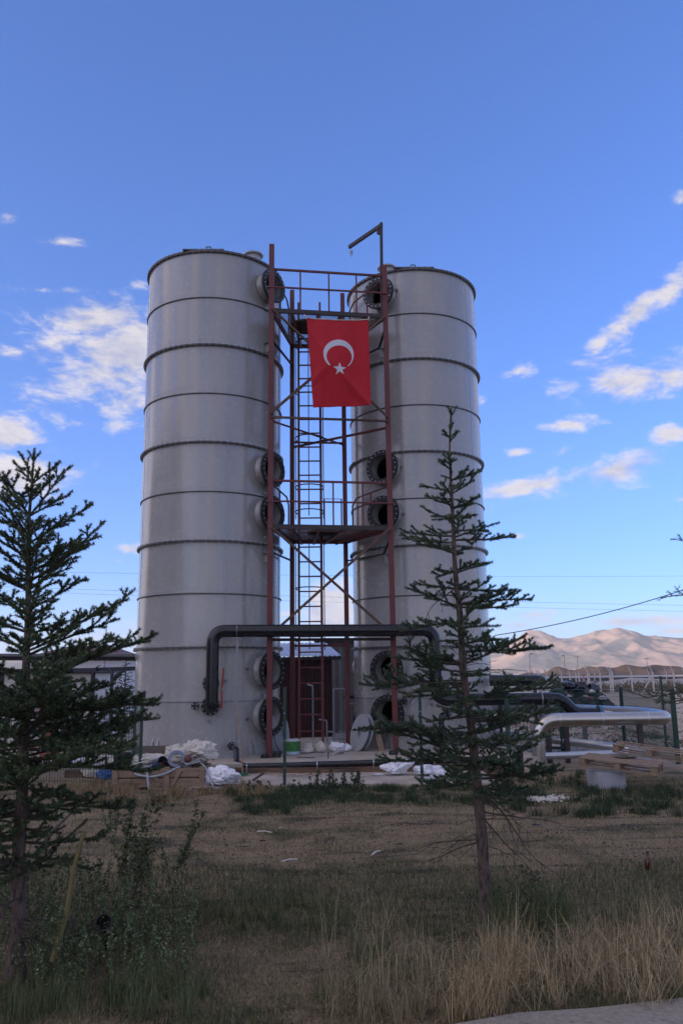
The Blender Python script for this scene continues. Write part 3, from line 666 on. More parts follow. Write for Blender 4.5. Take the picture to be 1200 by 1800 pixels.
MB().box((2.03, 17.5, 1.9), (.012, .03, .75)).build('blue_stripe', material('blue_stripe', (.02, .06, .25), .4), PB)
# continuation with flange and S bend
PS = thing('black_bent_pipe', (4.15, 17.7, 0), 'black pipe with an S bend and pale blue coupling beyond the green mesh fence', 'pipe')
MB().tube(smoothpath([(4.16, 17.7, 1.30), (4.55, 17.72, 1.30), (4.85, 17.75, .98), (5.35, 17.8, .98)], .2, 6), .125, 24).build('pipe_body', MT['blackplastic'], PS, smooth=50)
MB().ring((4.13, 17.7, 1.3), (1, 0, 0), .11, .15, .03, 28).build('clamp', MT['zinc'], PS)
MB().ring((5.36, 17.8, .98), (1, .1, 0), .08, .17, .07, 28).build('coupling', material('teal_paint', (.05, .14, .2), .5), PS)
for x in (4.25, 4.62): MB().bar((x, 17.75, 0), (x, 17.75, 1.17 if x < 4.4 else 1.0), .09, up=(0, 1, 0)).build('support_post', MT['darksteel'], PS)
MB().tube([(5.42, 17.8, .98), (5.62, 17.84, .95), (5.7, 17.9, .9)], .07, 14).build('hose_end', MT['tarp'], PS)
PA = thing('black_header_pipe', (2.6, 20.6, 1.68), 'black horizontal pipe ending in a rounded elbow behind the slim spruce', 'pipe')
MB().tube(smoothpath([(3.3, 19.0, 1.68), (4.5, 19.0, 1.66), (4.5, 20.5, 1.66)], .22, 8), .125, 20).build('pipe_body', MT['blackplastic'], PA, smooth=50)
for x in (3.5, 4.3): MB().bar((x, 19, 0), (x, 19, 1.55), .07, up=(0, 1, 0)).build('support_post', MT['darksteel'], PA)
PV = thing('black_drain_pipe', (2.0, 17.4, .2), 'thin black drain pipe rising against the foot of the tank behind the spruce', 'pipe')
MB().tube(smoothpath([(2.2, 17.9, 1.0), (2.0, 17.5, 1.0), (2.0, 17.5, .2), (2.0, 17.2, .12)], .12, 6), .058, 16).build('pipe_body', MT['blackplastic'], PV, smooth=50)
# floor pipe along the slab edge
FP = thing('floor_pipe', (-2.4, 16.3, .1), 'thin black pipe clamped along the front edge of the concrete slab', 'pipe')
e = tuple(Vector((LT[0], LT[1], .42)) + Vector((math.sin(azof(404, 1311, LT)[0]), -math.cos(azof(404, 1311, LT)[0]), 0)) * (TR_ + .2))
MB().tube(smoothpath([e, (e[0] + .13, e[1] - .5, e[2]), (e[0] + .15, e[1] - .62, .17), (e[0] + .4, 16.32, .15), (-1.5, 16.3, .155), (2.9, 16.28, .24)], .1, 6), .055, 16).build('pipe_body', MT['blackplastic'], FP, smooth=50)
for x in (-1.85, -.52, .55, 1.7):
    z = .15 + (x + 1.5) * .02; MB().tube([Vector((x, 16.3, z)) + Vector((0, math.cos(a) * .064, math.sin(a) * .064 - (.05 if math.sin(a) < -.5 else 0))) for a in np.linspace(0, 2 * math.pi, 14)[:-1]], .009, 6, closed=True).build('clamp', MT['bolt'], FP)

# ------------------------------------------------------------------ foliage makers
rng = np.random.default_rng(11)
def tone_mesh(name, V, Fc, T, mat, parent=None, smooth=False, tris=True, wood=None):
    # V (n,3), Fc (m,3) indices, T (n,3) colours
    m = bpy.data.meshes.new(name); n = len(V); k = len(Fc)
    m.vertices.add(n); m.vertices.foreach_set('co', np.asarray(V, dtype=np.float32).ravel())
    m.loops.add(k * 3); m.loops.foreach_set('vertex_index', np.asarray(Fc, dtype=np.int32).ravel())
    m.polygons.add(k); m.polygons.foreach_set('loop_start', np.arange(0, k * 3, 3, dtype=np.int32)); m.polygons.foreach_set('loop_total', np.full(k, 3, dtype=np.int32))
    a = m.color_attributes.new('tone', 'FLOAT_COLOR', 'POINT'); c = np.ones((n, 4), dtype=np.float32); c[:, :3] = T; a.data.foreach_set('color', c.ravel())
    m.update(); m.validate(); m.materials.append(mat)
    o = bpy.data.objects.new(name, m); COL.objects.link(o)
    if parent: o.parent = parent
    return o
def unit(a): return a / np.maximum(1e-9, np.linalg.norm(a, axis=-1, keepdims=True))
def needles(segs, per_m, nlen, nwid, cols, up=.25):
    """segs: list of (p0,p1,scale). Needle triangles round every twig."""
    P0 = np.array([s[0] for s in segs]); P1 = np.array([s[1] for s in segs]); SC = np.array([s[2] for s in segs]); TB = np.array([s[3] for s in segs])
    Ln = np.linalg.norm(P1 - P0, axis=1); cnt = np.maximum(1, (Ln * per_m).astype(int)); idx = np.repeat(np.arange(len(segs)), cnt); n = len(idx)
    t = rng.random(n)[:, None]; base = P0[idx] * (1 - t) + P1[idx] * t; d = unit(P1 - P0)[idx]
    rnd = unit(rng.normal(size=(n, 3))); rnd[:, 2] = rnd[:, 2] + up; side = unit(rnd - d * (rnd * d).sum(1, keepdims=True))
    dr = unit(side * 1.0 + d * rng.uniform(.35, .95, (n, 1))); L_ = nlen * SC[idx][:, None] * rng.uniform(.7, 1.15, (n, 1))
    w = unit(np.cross(dr, rng.normal(size=(n, 3)))) * nwid * .5
    V = np.stack([base - w, base + w, base + dr * L_], 1).reshape(-1, 3); F = np.arange(n * 3).reshape(-1, 3)
    c0, c1 = np.array(cols[0]), np.array(cols[1]); mixv = np.clip(TB[idx] + rng.normal(0, .22, n), 0, 1)[:, None]; C = c0 * (1 - mixv) + c1 * mixv
    C *= rng.uniform(.75, 1.25, (n, 1)); C = np.repeat(C, 3, 0); return V, F, C
class Wood:
    def __init__(s): s.V = []; s.F = []; s.k = 0
    def tube(s, P, R, n=5):
        P = np.array(P, dtype=float); k = len(P); d = np.gradient(P, axis=0); d = unit(d)
        a = np.array([0, 0, 1.]) if abs(d[0][2]) < .9 else np.array([1., 0, 0]); u = unit(np.cross(d, a)); w = np.cross(d, u)
        an = np.arange(n) * 2 * math.pi / n
        ring = P[:, None, :] + (u[:, None, :] * np.cos(an)[None, :, None] + w[:, None, :] * np.sin(an)[None, :, None]) * np.array(R)[:, None, None]
        s.V.append(ring.reshape(-1, 3)); o = s.k
        for i in range(k - 1):
            for j in range(n):
                A = o + i * n + j; B = o + i * n + (j + 1) % n; s.F += [(A, B, B + n), (A, B + n, A + n)]
        s.k += k * n
    def build(s, name, mat, parent, col=(.06, .045, .035)):
        V = np.concatenate(s.V); o = tone_mesh(name, V, s.F, np.tile(col, (len(V), 1)), mat, parent); o.data.shade_smooth(); return o
def spruce(label, cat, trunk, r0, branches, cols, seed, per_m=520, nlen=.019, nwid=.0036, dead=(), name='spruce_tree', group=None, offset=Vector((0, 0, 0)), trr=.005):
    """trunk: list of points; branches: (z, azimuth from +x, length, elevation, curl, density)"""
    R = random.Random(seed); tp = [Vector(p) for p in trunk]; root = thing(name, tuple(tp[0]), label, cat, group)
    def tpos(z):
        for a, b in zip(tp, tp[1:]):
            if a.z <= z <= b.z: return a.lerp(b, (z - a.z) / (b.z - a.z))
        return tp[-1].copy()
    zt = tp[-1].z; z0 = tp[0].z
    org = tp[0]
    tw = Wood(); P = []; Rr = []
    for i in range(41):
        z = z0 + (zt - z0) * i / 40; p = tpos(z) - org; p += Vector((mnoise.noise(Vector((z * 2, seed, 0))), mnoise.noise(Vector((z * 2, seed, 5))), 0)) * .012
        P.append(tuple(p)); f = 1 - i / 40; Rr.append(trr + (r0 - trr) * f ** 1.0 * (1 + (.35 if i == 0 else .12 if i == 1 else 0)) * R.uniform(.93, 1.09))
    tw.tube(P, Rr, 12); tw.build('trunk', MT['bark'], root)
    wd = Wood(); segs = []
    def grow(p, d, L, r, lvl, dens, tone):
        n = max(3, int(L / .045)); pts = [p.copy()]; dd = d.copy(); curl = R.uniform(-.25, .55) if lvl == 0 else R.uniform(-.1, .35)
        for i in range(n):
            dd = (dd + Vector((R.gauss(0, .045), R.gauss(0, .045), R.gauss(0, .035) + curl * .06 * (i / n)))).normalized(); pts.append(pts[-1] + dd * (L / n))
        rs = [max(.0012, r * (1 - .8 * i / n)) for i in range(n + 1)]; wd.tube(pts, rs, 5 if lvl == 0 else 3)
        st = 0 if lvl else int(n * (.12 if L > .3 else 0))
        for i in range(st, n): 
            tt = tone + .35 * max(0, (i / n) - .6)
            if dens > .15: segs.append((tuple(pts[i]), tuple(pts[i + 1]), .8 + .3 * (i / n), tt))
        e = pts[-1] + dd * .012
        if lvl < 2 and dens > 0:
            spc = .044 if lvl == 0 else .042; k = int(L / spc)
            for q in range(1 if lvl else 1, k):
                f = q / k
                if lvl == 0 and f < .14: continue
                if R.random() > dens: continue
                i = min(n - 1, int(f * n)); base = pts[i].lerp(pts[i + 1], f * n - i); axis = (pts[i + 1] - pts[i]).normalized()
                sd_ = axis.cross(Vector((0, 0, 1))); sd_ = sd_.normalized() if sd_.length > .05 else Vector((1, 0, 0))
                s = 1 if q % 2 else -1; ang = R.uniform(.7, 1.05)
                vd = (axis * math.cos(ang) + (sd_ * s + Vector((0, 0, R.uniform(-.25, .95)))).normalized() * math.sin(ang)).normalized()
                LL = (L * .42 * (1 - f * .72) + .035) * R.uniform(.6, 1.2) if lvl == 0 else (L * .38 * (1 - f * .6) + .02) * R.uniform(.6, 1.1)
                LL = min(LL, .30)
                if LL > .025: grow(base, vd, LL, max(.0016, r * .45), lvl + 1, dens, tone + R.uniform(-.12, .15))
    for (z, az, L, el, dn) in branches:
        p = tpos(z) - org; d = Vector((math.cos(az) * math.cos(el), math.sin(az) * math.cos(el), math.sin(el)))
        grow(p, d, L, .004 + L * .011, 0, dn, R.uniform(.1, .6))
    # leader
    segs.append((tuple(tpos(zt - .28) - org), tuple(tp[-1] - org + Vector((0, 0, .02))), 1.0, .4))
    for q in range(3): 
        a = q * 2.1 + seed; b_ = tp[-1] - org; segs.append((tuple(b_ - Vector((0, 0, .04))), tuple(b_ + Vector((math.cos(a) * .05, math.sin(a) * .05, .035))), .95, .4))
    for (z, az, L, el) in dead:
        p = tpos(z) - org; d = Vector((math.cos(az) * math.cos(el), math.sin(az) * math.cos(el), math.sin(el)))
        def dgrow(p, d, L, r, lvl):
            n = max(3, int(L / .05)); pts = [p.copy()]; dd = d.copy()
            for i in range(n): dd = (dd + Vector((R.gauss(0, .09), R.gauss(0, .09), R.gauss(-.02, .08)))).normalized(); pts.append(pts[-1] + dd * (L / n))
            wd.tube(pts, [max(.001, r * (1 - .75 * i / n)) for i in range(n + 1)], 4)
            if lvl < 2:
                for i in range(1, n):
                    if R.random() < .6: dgrow(pts[i], (dd + Vector((R.gauss(0, .7), R.gauss(0, .7), R.gauss(-.1, .5)))).normalized(), L * R.uniform(.2, .5), r * .5, lvl + 1)
        dgrow(p, d, L, .003 + L * .006, 0)
    wd.build('branch_wood', MT['twig'], root).__setitem__('kind', 'stuff')
    V, F, C = needles(segs, per_m, nlen, nwid, cols)
    o = tone_mesh('crown', V, F, C, MT['needles'], root); o['kind'] = 'stuff'
    return root
def interp(tab, z):
    for (a, va), (b, vb) in zip(tab, tab[1:]):
        if a <= z <= b: return va + (vb - va) * (z - a) / (b - a)
    return tab[0][1] if z < tab[0][0] else tab[-1][1]

# ------------------------------------------------------------------ the two spruces in front
R = random.Random(4)
def ztr(y, Y): return at(600, y, Y).z
br = []
LT_ = [(.55, .4), (.8, .6), (1.1, .72), (1.45, .82), (1.75, .78), (2.0, .55), (2.3, .58), (2.6, .46), (2.9, .40), (3.1, .26), (3.2, .18), (3.32, .08)]
EL_ = [(.5, -.15), (1.2, -.02), (1.7, .12), (2.2, .38), (2.8, .62), (3.2, .85)]
z = .62
while z < 3.26:
    n = R.choice((4, 5, 6)) if z < 2.9 else R.choice((3, 4)); a0 = R.uniform(0, 6.28)
    for i in range(n):
        zz = z + R.uniform(-.025, .025); L = interp(LT_, zz) * R.choice((.4, .6, .75, .9, 1.05)); br.append((zz, a0 + i * 6.283 / n + R.uniform(-.35, .35), L, interp(EL_, zz) + R.uniform(-.16, .2), .9 if zz > .95 else .6))
    z += .085 if z < 1.65 else .13
for (z, L, el) in ((2.02, .74, .42), (1.52, .9, .18), (1.38, .84, .12), (1.24, .82, .0), (2.45, .60, .5), (2.72, .5, .55), (1.78, .85, .3)): br.append((z, R.uniform(-.35, .25), L, el, 1.0))
dead = [(R.uniform(.2, .8), R.uniform(0, 6.28), R.uniform(.3, .7), R.uniform(-.3, .3)) for _ in range(16)]
spruce('broad dark spruce whose crown hides most of the white cabin and mesh fence', 'tree',
       [at(28, 1722, 5.55), at(35, 1500, 5.55), at(42, 1300, 5.55), at(48, 1100, 5.55), at(52, 900, 5.55), at(60, 800, 5.55)], .052, br, ((.035, .06, .03), (.15, .19, .085)), 3, dead=dead, per_m=1300, nlen=.022, nwid=.0055)
br = []
z = .98; RTB = [(.9, .38), (1.15, .55), (1.45, .52), (1.75, .54), (2.0, .55), (2.2, .46), (2.5, .44), (2.75, .42), (3.0, .40), (3.25, .30), (3.45, .22), (3.62, .15), (3.72, .12), (3.9, .07), (4.0, .04)]
EL_ = [(.9, -.12), (1.6, .02), (2.3, .1), (3.0, .22), (3.6, .45), (4, .8)]
while z < 3.98:
    n = R.choice((4, 5, 5)) if z < 2.6 else 4; a0 = R.uniform(0, 6.28)
    if z > 3.68: n = 2
    if 3.62 < z < 3.72: z = 3.74
    for i in range(n):
        zz = z + R.uniform(-.03, .03); L = interp(RTB, zz) * R.choice((.35, .55, .75, .95, 1.05)); br.append((zz, a0 + i * 6.283 / n + R.uniform(-.35, .35), L, interp(EL_, zz) + R.uniform(-.18, .18), R.choice((1.0, .85, .7))))
    z += R.choice((.08, .12, .16)) if z < 2.2 else R.choice((.10, .14, .17))
for (z, az, L, el) in ((2.88, .1, .52, .1), (2.86, 3.1, .42, .02), (2.36, .1, .60, .22), (1.98, .05, .78, .1), (1.88, 3.2, .55, .12), (2.22, 3.25, .48, -.12), (1.62, .2, .75, .12), (1.72, 3.3, .85, .1), (1.30, 3.1, .85, .14), (1.2, 3.25, .8, .1), (1.05, .1, .62, -.05), (1.45, 0, .7, 0), (1.16, 3.1, .72, .05), (1.02, 0.0, .66, -.02), (.98, 3.0, .5, -.05), (.92, .25, .5, -.1), (1.1, .5, .6, .0), (1.3, -.3, .6, .05), (3.38, .3, .32, .35), (2.2, .2, .3, .8)): br.append((z, az, L, el, 1.0))
dead = [(R.uniform(.5, 1.0), R.uniform(0, 6.28), R.uniform(.3, .65), R.uniform(-.7, .1)) for _ in range(11)] + [(R.uniform(1.0, 2.2), R.uniform(0, 6.28), R.uniform(.3, .6), R.uniform(-.4, .3)) for _ in range(12)] + [(2.5, 2.9, .42, -.6), (.95, -.3, .75, -.75), (.98, -.5, .6, -.6)]
spruce('slim young spruce with a bare lower trunk standing in front of a grey tank', 'tree',
       [at(857, 1624, 6.63), at(845, 1450, 6.63), at(830, 1300, 6.63), at(812, 1150, 6.63), at(800, 1000, 6.63), at(790, 800, 6.63), at(793, 722, 6.63)], .050, br, ((.036, .066, .04), (.145, .195, .105)), 8, dead=dead, per_m=1300, nlen=.022, nwid=.0055)
# branches of a third spruce reach in from beyond the frame edge
c3 = at(1296, 1600, 7.0); br = []
for i in range(70):
    z = .7 + 2.6 * i / 70; br.append((z, R.uniform(0, 6.28), (.46 - .1 * z) * R.uniform(.5, .85), .1, .9))
br += [(2.44, 3.1, .46, .05, 1), (2.86, 3.2, .36, .1, 1), (1.66, 3.15, .74, .0, 1), (1.6, 3.3, .6, -.05, 1)]
spruce('young spruce mostly beyond the picture edge, only branch tips showing beside the fence', 'tree', [(c3.x + .05, 7.0, 0), (c3.x + .08, 7.0, 1.7), (c3.x + .1, 7.0, 3.5)], .05, br, ((.036, .066, .04), (.145, .195, .105)), 21, per_m=420)
# small far conifer beside the tank and the cabin
br = [(.3 + 2.0 * i / 60, i * 2.4, .62 * (1 - i / 66) + .05, .1, .8) for i in range(60)]; q = at(219, 1230, 24)
spruce('small distant conifer between the cabin canopy and the grey tank', 'tree', [(q.x, 24, 0), (q.x, 24, 2.45)], .05, br, ((.016, .03, .02), (.04, .06, .035)), 5, per_m=160, nlen=.04, nwid=.012)

# ------------------------------------------------------------------ grass
def gnoise(x, y, s, o): return np.array([mnoise.noise(Vector((a * s, b * s, o))) for a, b in zip(x, y)])
def blades(name, x, y, h, w, lean, cols, tuft=0, label=None, nseg=1):
    n = len(x); z = np.array([ground_h(a, b) for a, b in zip(x, y)]) if n < 400000 else np.zeros(n)
    az = rng.uniform(0, 2 * math.pi, n); d = np.stack([np.cos(az), np.sin(az), np.zeros(n)], 1); s = np.stack([-np.sin(az), np.cos(az), np.zeros(n)], 1)
    yaw = rng.uniform(0, math.pi, n); s = np.stack([np.cos(yaw), np.sin(yaw), np.zeros(n)], 1)
    b = np.stack([x, y, z - .005], 1); le = np.abs(rng.normal(0, lean, n))[:, None]; H_ = h[:, None]; up = np.array([0, 0, 1.])
    m1 = b + up * H_ * .55 + d * H_ * le * .3; tp_ = b + up * H_ * np.sqrt(np.maximum(.08, 1 - np.minimum(.95, le) ** 2)) + d * H_ * le
    ww = w[:, None] * .5
    V = np.stack([b - s * ww, b + s * ww, m1 + s * ww * .75, m1 - s * ww * .75, tp_], 1).reshape(-1, 3)
    o = (np.arange(n) * 5)[:, None]; F = np.concatenate([o + [0, 1, 2], o + [0, 2, 3], o + [3, 2, 4]], 0)
    C = cols; C = np.repeat(C, 5, 0)
    ob = tone_mesh(name, V, F, C, MT['grass']); ob['kind'] = 'stuff'; return ob
def colmix(n, a, b, f=None, j=.25):
    f = rng.random(n) if f is None else np.clip(f + rng.normal(0, .15, n), 0, 1); c = np.array(a) * (1 - f[:, None]) + np.array(b) * f[:, None]
    return c * rng.uniform(1 - j, 1 + j, (n, 1))
GREEN = ((.035, .052, .02), (.125, .145, .06)); DRY = ((.12, .088, .05), (.25, .19, .105)); OLIVE = ((.06, .06, .025), (.11, .1, .045))
def field(n, y0, y1): 
    u = rng.random(n); y = 1 / (1 / y1 + u * (1 / y0 - 1 / y1)); x = rng.uniform(-1, 1, n) * (y * .47 + .5); return x, y
def sm(v, a, b): t = np.clip((v - a) / (b - a), 0, 1); return t * t * (3 - 2 * t)
def bandpat(x, y):      # how green the turf is, 0 dry .. 1 green
    g = .5 + 0 * x; n1 = gnoise(x, y, .9, 1); n2 = gnoise(x, y, 2.4, 4); nn = n1 * 1.1 + n2 * .9
    v = -.34 + nn * 1.15
    v += 2.1 * sm(y, 11.9, 12.6) * (1 - sm(y, 14.3, 14.6)) * sm(x, -1.9, -1.2)
    v += 1.0 * sm(y, 11.4, 12) * sm(x, 2.4, 3.2)
    v += .9 * np.exp(-(((x + .95) / .45) ** 2 + ((y - 12.1) / .8) ** 2)) + .7 * np.exp(-(((x + 3.0) / .5) ** 2 + ((y - 12.6) / .6) ** 2))
    v += 1.5 * sm(y, 6.0, 6.5) * (1 - sm(y, 8.0, 8.9)); v += .7 * (1 - sm(y, 5.3, 6.4))
    v -= 1.7 * np.exp(-(((x + .45) / .55) ** 2 + ((y - 5.45) / .42) ** 2))
    return v
def inslab(x, y): return ((y > 14.42) & (x > -2.7) & (x < 2.7)) | ((y > 16.2) & (x > -6.3) & (x < 4.7)) | ((y < 4.84 + .12 * (x - .9)) & (x > .45)) | ((y > 15.3) & (x > 3.3))
N_ = 260000; x, y = field(N_, 4.2, 15.4); v = bandpat(x, y); r = rng.random(N_)
keep = (~inslab(x, y)) & (r < .10 + .9 * sm(v, -.35, .45)); x, y, v = x[keep], y[keep], v[keep]; n = len(x)
blades('green_turf', x, y, rng.uniform(.02, .075, n) * (.6 + .6 * sm(v, 0, .8)), rng.uniform(.0025, .0045, n) * (y / 9 + .35), .85, np.where((rng.random(n) < .22)[:, None], colmix(n, (.17, .13, .075), (.34, .27, .16)), colmix(n, *GREEN)))
N_ = 190000; x, y = field(N_, 4.2, 15.6); v = bandpat(x, y); r = rng.random(N_)
keep = (~inslab(x, y)) & (r < .30 + .45 * sm(-v, -.9, .0)); x, y = x[keep], y[keep]; n = len(x)
blades('dry_turf', x, y, rng.uniform(.012, .055, n), rng.uniform(.003, .005, n) * (y / 8 + .35), 1.1, np.where((rng.random(n) < .4)[:, None], colmix(n, (.09, .09, .04), (.19, .175, .08)), colmix(n, (.15, .115, .065), (.36, .265, .13))))
def tufts(name, spots, per, h0, h1, lean, spread, cols, wid=.0035, j=.25):
    X = []; Y = []; Hh = []
    for (cx, cy, k) in spots:
        m_ = int(per * k); a = rng.uniform(0, 6.28, m_); q = np.abs(rng.normal(0, spread, m_)); X.append(cx + np.cos(a) * q); Y.append(cy + np.sin(a) * q); Hh.append(rng.uniform(h0, h1, m_) * (.6 + .5 * k))
    X = np.concatenate(X); Y = np.concatenate(Y); Hh = np.concatenate(Hh); n = len(X)
    return blades(name, X, Y, Hh, rng.uniform(.6, 1.2, n) * wid, lean, colmix(n, *cols, j=j))
def pxs(n, x0, x1, y0, y1):
    out = []
    for _ in range(n):
        p = atz(R.uniform(x0, x1), R.uniform(y0, y1)); out.append((p.x, p.y, R.uniform(.5, 1.1)))
    return out
tufts('tall_dry_grass', pxs(60, 850, 1210, 1680, 1775) + pxs(26, 740, 900, 1700, 1790) + pxs(10, 1020, 1230, 1640, 1700), 46, .12, .40, .85, .055, ((.14, .10, .055), (.55, .43, .24)), .0034)
tufts('bent_stalks', pxs(40, 560, 1200, 1600, 1790), 12, .22, .5, .75, .06, ((.25, .2, .11), (.6, .48, .28)), .003)
tufts('tall_dry_grass', pxs(16, 560, 780, 1690, 1790) + pxs(8, 640, 740, 1770, 1798), 60, .12, .30, .6, .05, ((.12, .10, .055), (.42, .34, .19)), .003)
tufts('tall_green_grass', pxs(26, 560, 900, 1640, 1780) + pxs(24, 300, 620, 1590, 1640) + pxs(16, 900, 1200, 1600, 1680), 70, .1, .24, .6, .06, ((.04, .055, .02), (.16, .17, .07)), .0034)
tufts('tall_green_grass', pxs(30, 0, 360, 1740, 1800) + pxs(10, 0, 300, 1640, 1740), 75, .12, .26, .55, .06, ((.045, .07, .025), (.18, .20, .09)), .0034)
tufts('tall_green_grass', pxs(30, 860, 1000, 1600, 1660), 60, .15, .36, .4, .05, ((.04, .07, .022), (.16, .19, .08)), .0034)
tufts('straw_by_fence', pxs(34, 110, 245, 1386, 1412) + pxs(14, 245, 330, 1398, 1414) + pxs(16, 300, 470, 1390, 1402), 60, .10, .26, .5, .07, ((.17, .12, .06), (.34, .25, .13)), .007)
tufts('green_fringe', pxs(110, 400, 900, 1384, 1412) + pxs(18, 430, 520, 1405, 1432), 150, .05, .14, .6, .10, ((.02, .04, .016), (.05, .075, .03)), .007)
tufts('green_fringe', pxs(80, 900, 1200, 1388, 1440) + pxs(14, 930, 1050, 1360, 1385), 110, .06, .16, .5, .08, ((.02, .04, .018), (.05, .07, .03)), .007)
# leafy weeds
def weed_mass(name, stems, lean, cols, leaf, wood=(.09, .08, .035), parent=None, stuff=True, org=(0, 0, 0)):
    V = []; T = []; wd = Wood()
    for (x, y, h) in stems:
        d = Vector((R.gauss(0, lean), R.gauss(0, lean), 1)).normalized(); p = Vector((x - org[0], y - org[1], ground_h(x, y) - .01 - org[2])); n = max(4, int(h / .035)); pts = [p.copy()]
        for i in range(n): d = (d + Vector((R.gauss(0, .05), R.gauss(0, .05), .02))).normalized(); pts.append(pts[-1] + d * h / n)
        wd.tube(pts, [max(.0012, .0035 * (1 - i / n)) for i in range(n + 1)], 3)
        runs = [pts]
        for i in range(n // 3, n):
            if R.random() < .55:
                dd = (d + Vector((R.gauss(0, .6), R.gauss(0, .6), .2))).normalized(); q = [pts[i].copy()]; L_ = h * R.uniform(.12, .3) * (1.2 - i / n)
                for k in range(4): q.append(q[-1] + dd * L_ / 4); dd = (dd + Vector((0, 0, .12))).normalized()
                wd.tube(q, [.0015] * 5, 3); runs.append(q)
        for q in runs:
            for a, b_ in zip(q, q[1:]):
                for k in range(3 if q is pts else 4):
                    o = a.lerp(b_, R.random()); s = leaf * R.uniform(.4, 1.1); e = Vector((R.gauss(0, 1), R.gauss(0, 1), R.gauss(.3, .5))).normalized(); w = e.cross(Vector((R.gauss(0, 1), R.gauss(0, 1), R.gauss(0, 1)))).normalized() * s * .28
                    m_ = o + e * s * .5; V += [o, m_ + w, o + e * s, o, o + e * s, m_ - w]; c = Vector(cols[0]).lerp(Vector(cols[1]), R.random() ** 1.4); T += [c] * 6
    wood_o = wd.build('stems', MT['twig'], parent, wood) if parent else None
    V = np.array([tuple(v) for v in V]); F = np.arange(len(V)).reshape(-1, 3); C = np.array([tuple(c) for c in T])
    if not parent:     # stems in the same mass
        Wv = np.concatenate(wd.V); k = len(V); V = np.concatenate([V, Wv]); F = np.concatenate([F, np.array(wd.F) + k]); C = np.concatenate([C, np.tile(wood, (len(Wv), 1))])
    o = tone_mesh(name, V, F, C, MT['leaf'], parent)
    o['kind'] = 'stuff'
    if wood_o: wood_o['kind'] = 'stuff'
    return o
def stems(n, x0, x1, y0, y1, h0, h1): return [(*atz(R.uniform(x0, x1), R.uniform(y0, y1)).xy, R.uniform(h0, h1)) for _ in range(n)]
weed_mass('goosefoot_weeds', stems(130, 60, 350, 1640, 1760, .18, .42) + stems(40, 200, 350, 1610, 1680, .2, .4), .16, ((.05, .085, .03), (.24, .28, .13)), .022)
weed_mass('goosefoot_weeds', stems(60, 0, 130, 1600, 1760, .3, .65) + stems(24, 100, 220, 1560, 1640, .3, .6), .2, ((.04, .07, .025), (.19, .22, .10)), .024)
weed_mass('goosefoot_weeds', stems(46, 120, 300, 1665, 1740, .16, .3), .16, ((.05, .085, .03), (.24, .28, .13)), .018)
weed_mass('green_weeds', stems(36, 880, 990, 1610, 1660, .2, .42), .18, ((.025, .045, .018), (.08, .1, .04)), .02)
weed_mass('green_weeds', stems(36, 545, 640, 1382, 1396, .12, .34) + stems(20, 420, 560, 1384, 1396, .08, .2) + stems(14, 200, 300, 1420, 1440, .1, .2), .3, ((.018, .036, .016), (.05, .075, .03)), .04)
for (px, py, k, h0, h1, ln, lab) in ((225, 1600, 9, .55, .95, .22, 'tall leafy weed bush with branching upright stems in front of the wooden crate'), (285, 1585, 8, .5, .85, .45, 'tall leafy weed leaning over the dry soil beside the dark spruce'), (205, 1480, 5, .35, .6, .2, 'smaller leafy weed behind the yellow cane beside the dark spruce')):
    q = atz(px, py); t = thing('leafy_weed', tuple(q), lab, 'weed')
    weed_mass('leaves', [(q.x + R.gauss(0, .07), q.y + R.gauss(0, .05), R.uniform(h0, h1)) for _ in range(k)], ln, ((.04, .06, .024), (.17, .19, .085)), .034, parent=t, org=tuple(q))

# ------------------------------------------------------------------ soft things
def crumple(name, c, size, seed, mat, sharp=.35, label=None, cat=None, group=None, flat=.25, nu=52, nv=30, parent=None, facets=34):
    """A crumpled sack or sheet: random flat facets, creased where they meet."""
    r_ = random.Random(seed * 7 + 1); pl = []
    for k in range(facets):
        n_ = Vector((r_.gauss(0, 1), r_.gauss(0, 1), r_.gauss(.15, 1))).normalized(); pl.append((n_, r_.uniform(1 - sharp * 1.1, 1.0)))
    vs = []; c = Vector(c)
    for j in range(nv + 1):
        th = math.pi * j / nv
        for i in range(nu):
            ph = 2 * math.pi * i / nu; d = Vector((math.sin(th) * math.cos(ph), math.sin(th) * math.sin(ph), math.cos(th)))
            r = 1.3
            for n_, h_ in pl:
                q = d.dot(n_)
                if q > .12: r = min(r, h_ / q)
            q = d * 2.3 + Vector((seed * 3.1, seed, 0)); fold = 1 - 2 * abs(mnoise.noise(Vector((q.x * 1.7, q.y * .8, q.z * 1.3))))
            r = r * (.82 + sharp * .42 * (fold - .45)) + sharp * .35 * mnoise.noise(d * 1.2 + Vector((seed, 4, 2))) + sharp * .13 * (1 - 2 * abs(mnoise.noise(q * 2.6)))
            p = Vector((d.x * size[0], d.y * size[1], d.z * size[2])) * .5 * r * 1.15; p.z = max(p.z, -size[2] * flat * (.8 + .1 * mnoise.noise(q * 2)))
            vs.append(c + p + Vector((0, 0, size[2] * flat * .8)))
    fs = [(j * nu + i, j * nu + (i + 1) % nu, (j + 1) * nu + (i + 1) % nu, (j + 1) * nu + i) for j in range(nv) for i in range(nu)]
    o = MB().add(vs, fs).build(name, MT[mat] if isinstance(mat, str) else mat, parent); o.data.shade_smooth(); o.data.set_sharp_from_angle(angle=rad(22))
    return tag(o, label, cat, group)
def plank(p, q, w, t, mat='wood', name='plank', label=None, cat=None, parent=None, up=(0, 0, 1), group=None):
    return tag(MB().bar(p, q, w, t, up=up).build(name, MT[mat], parent, bevel=.004), label, cat, group)

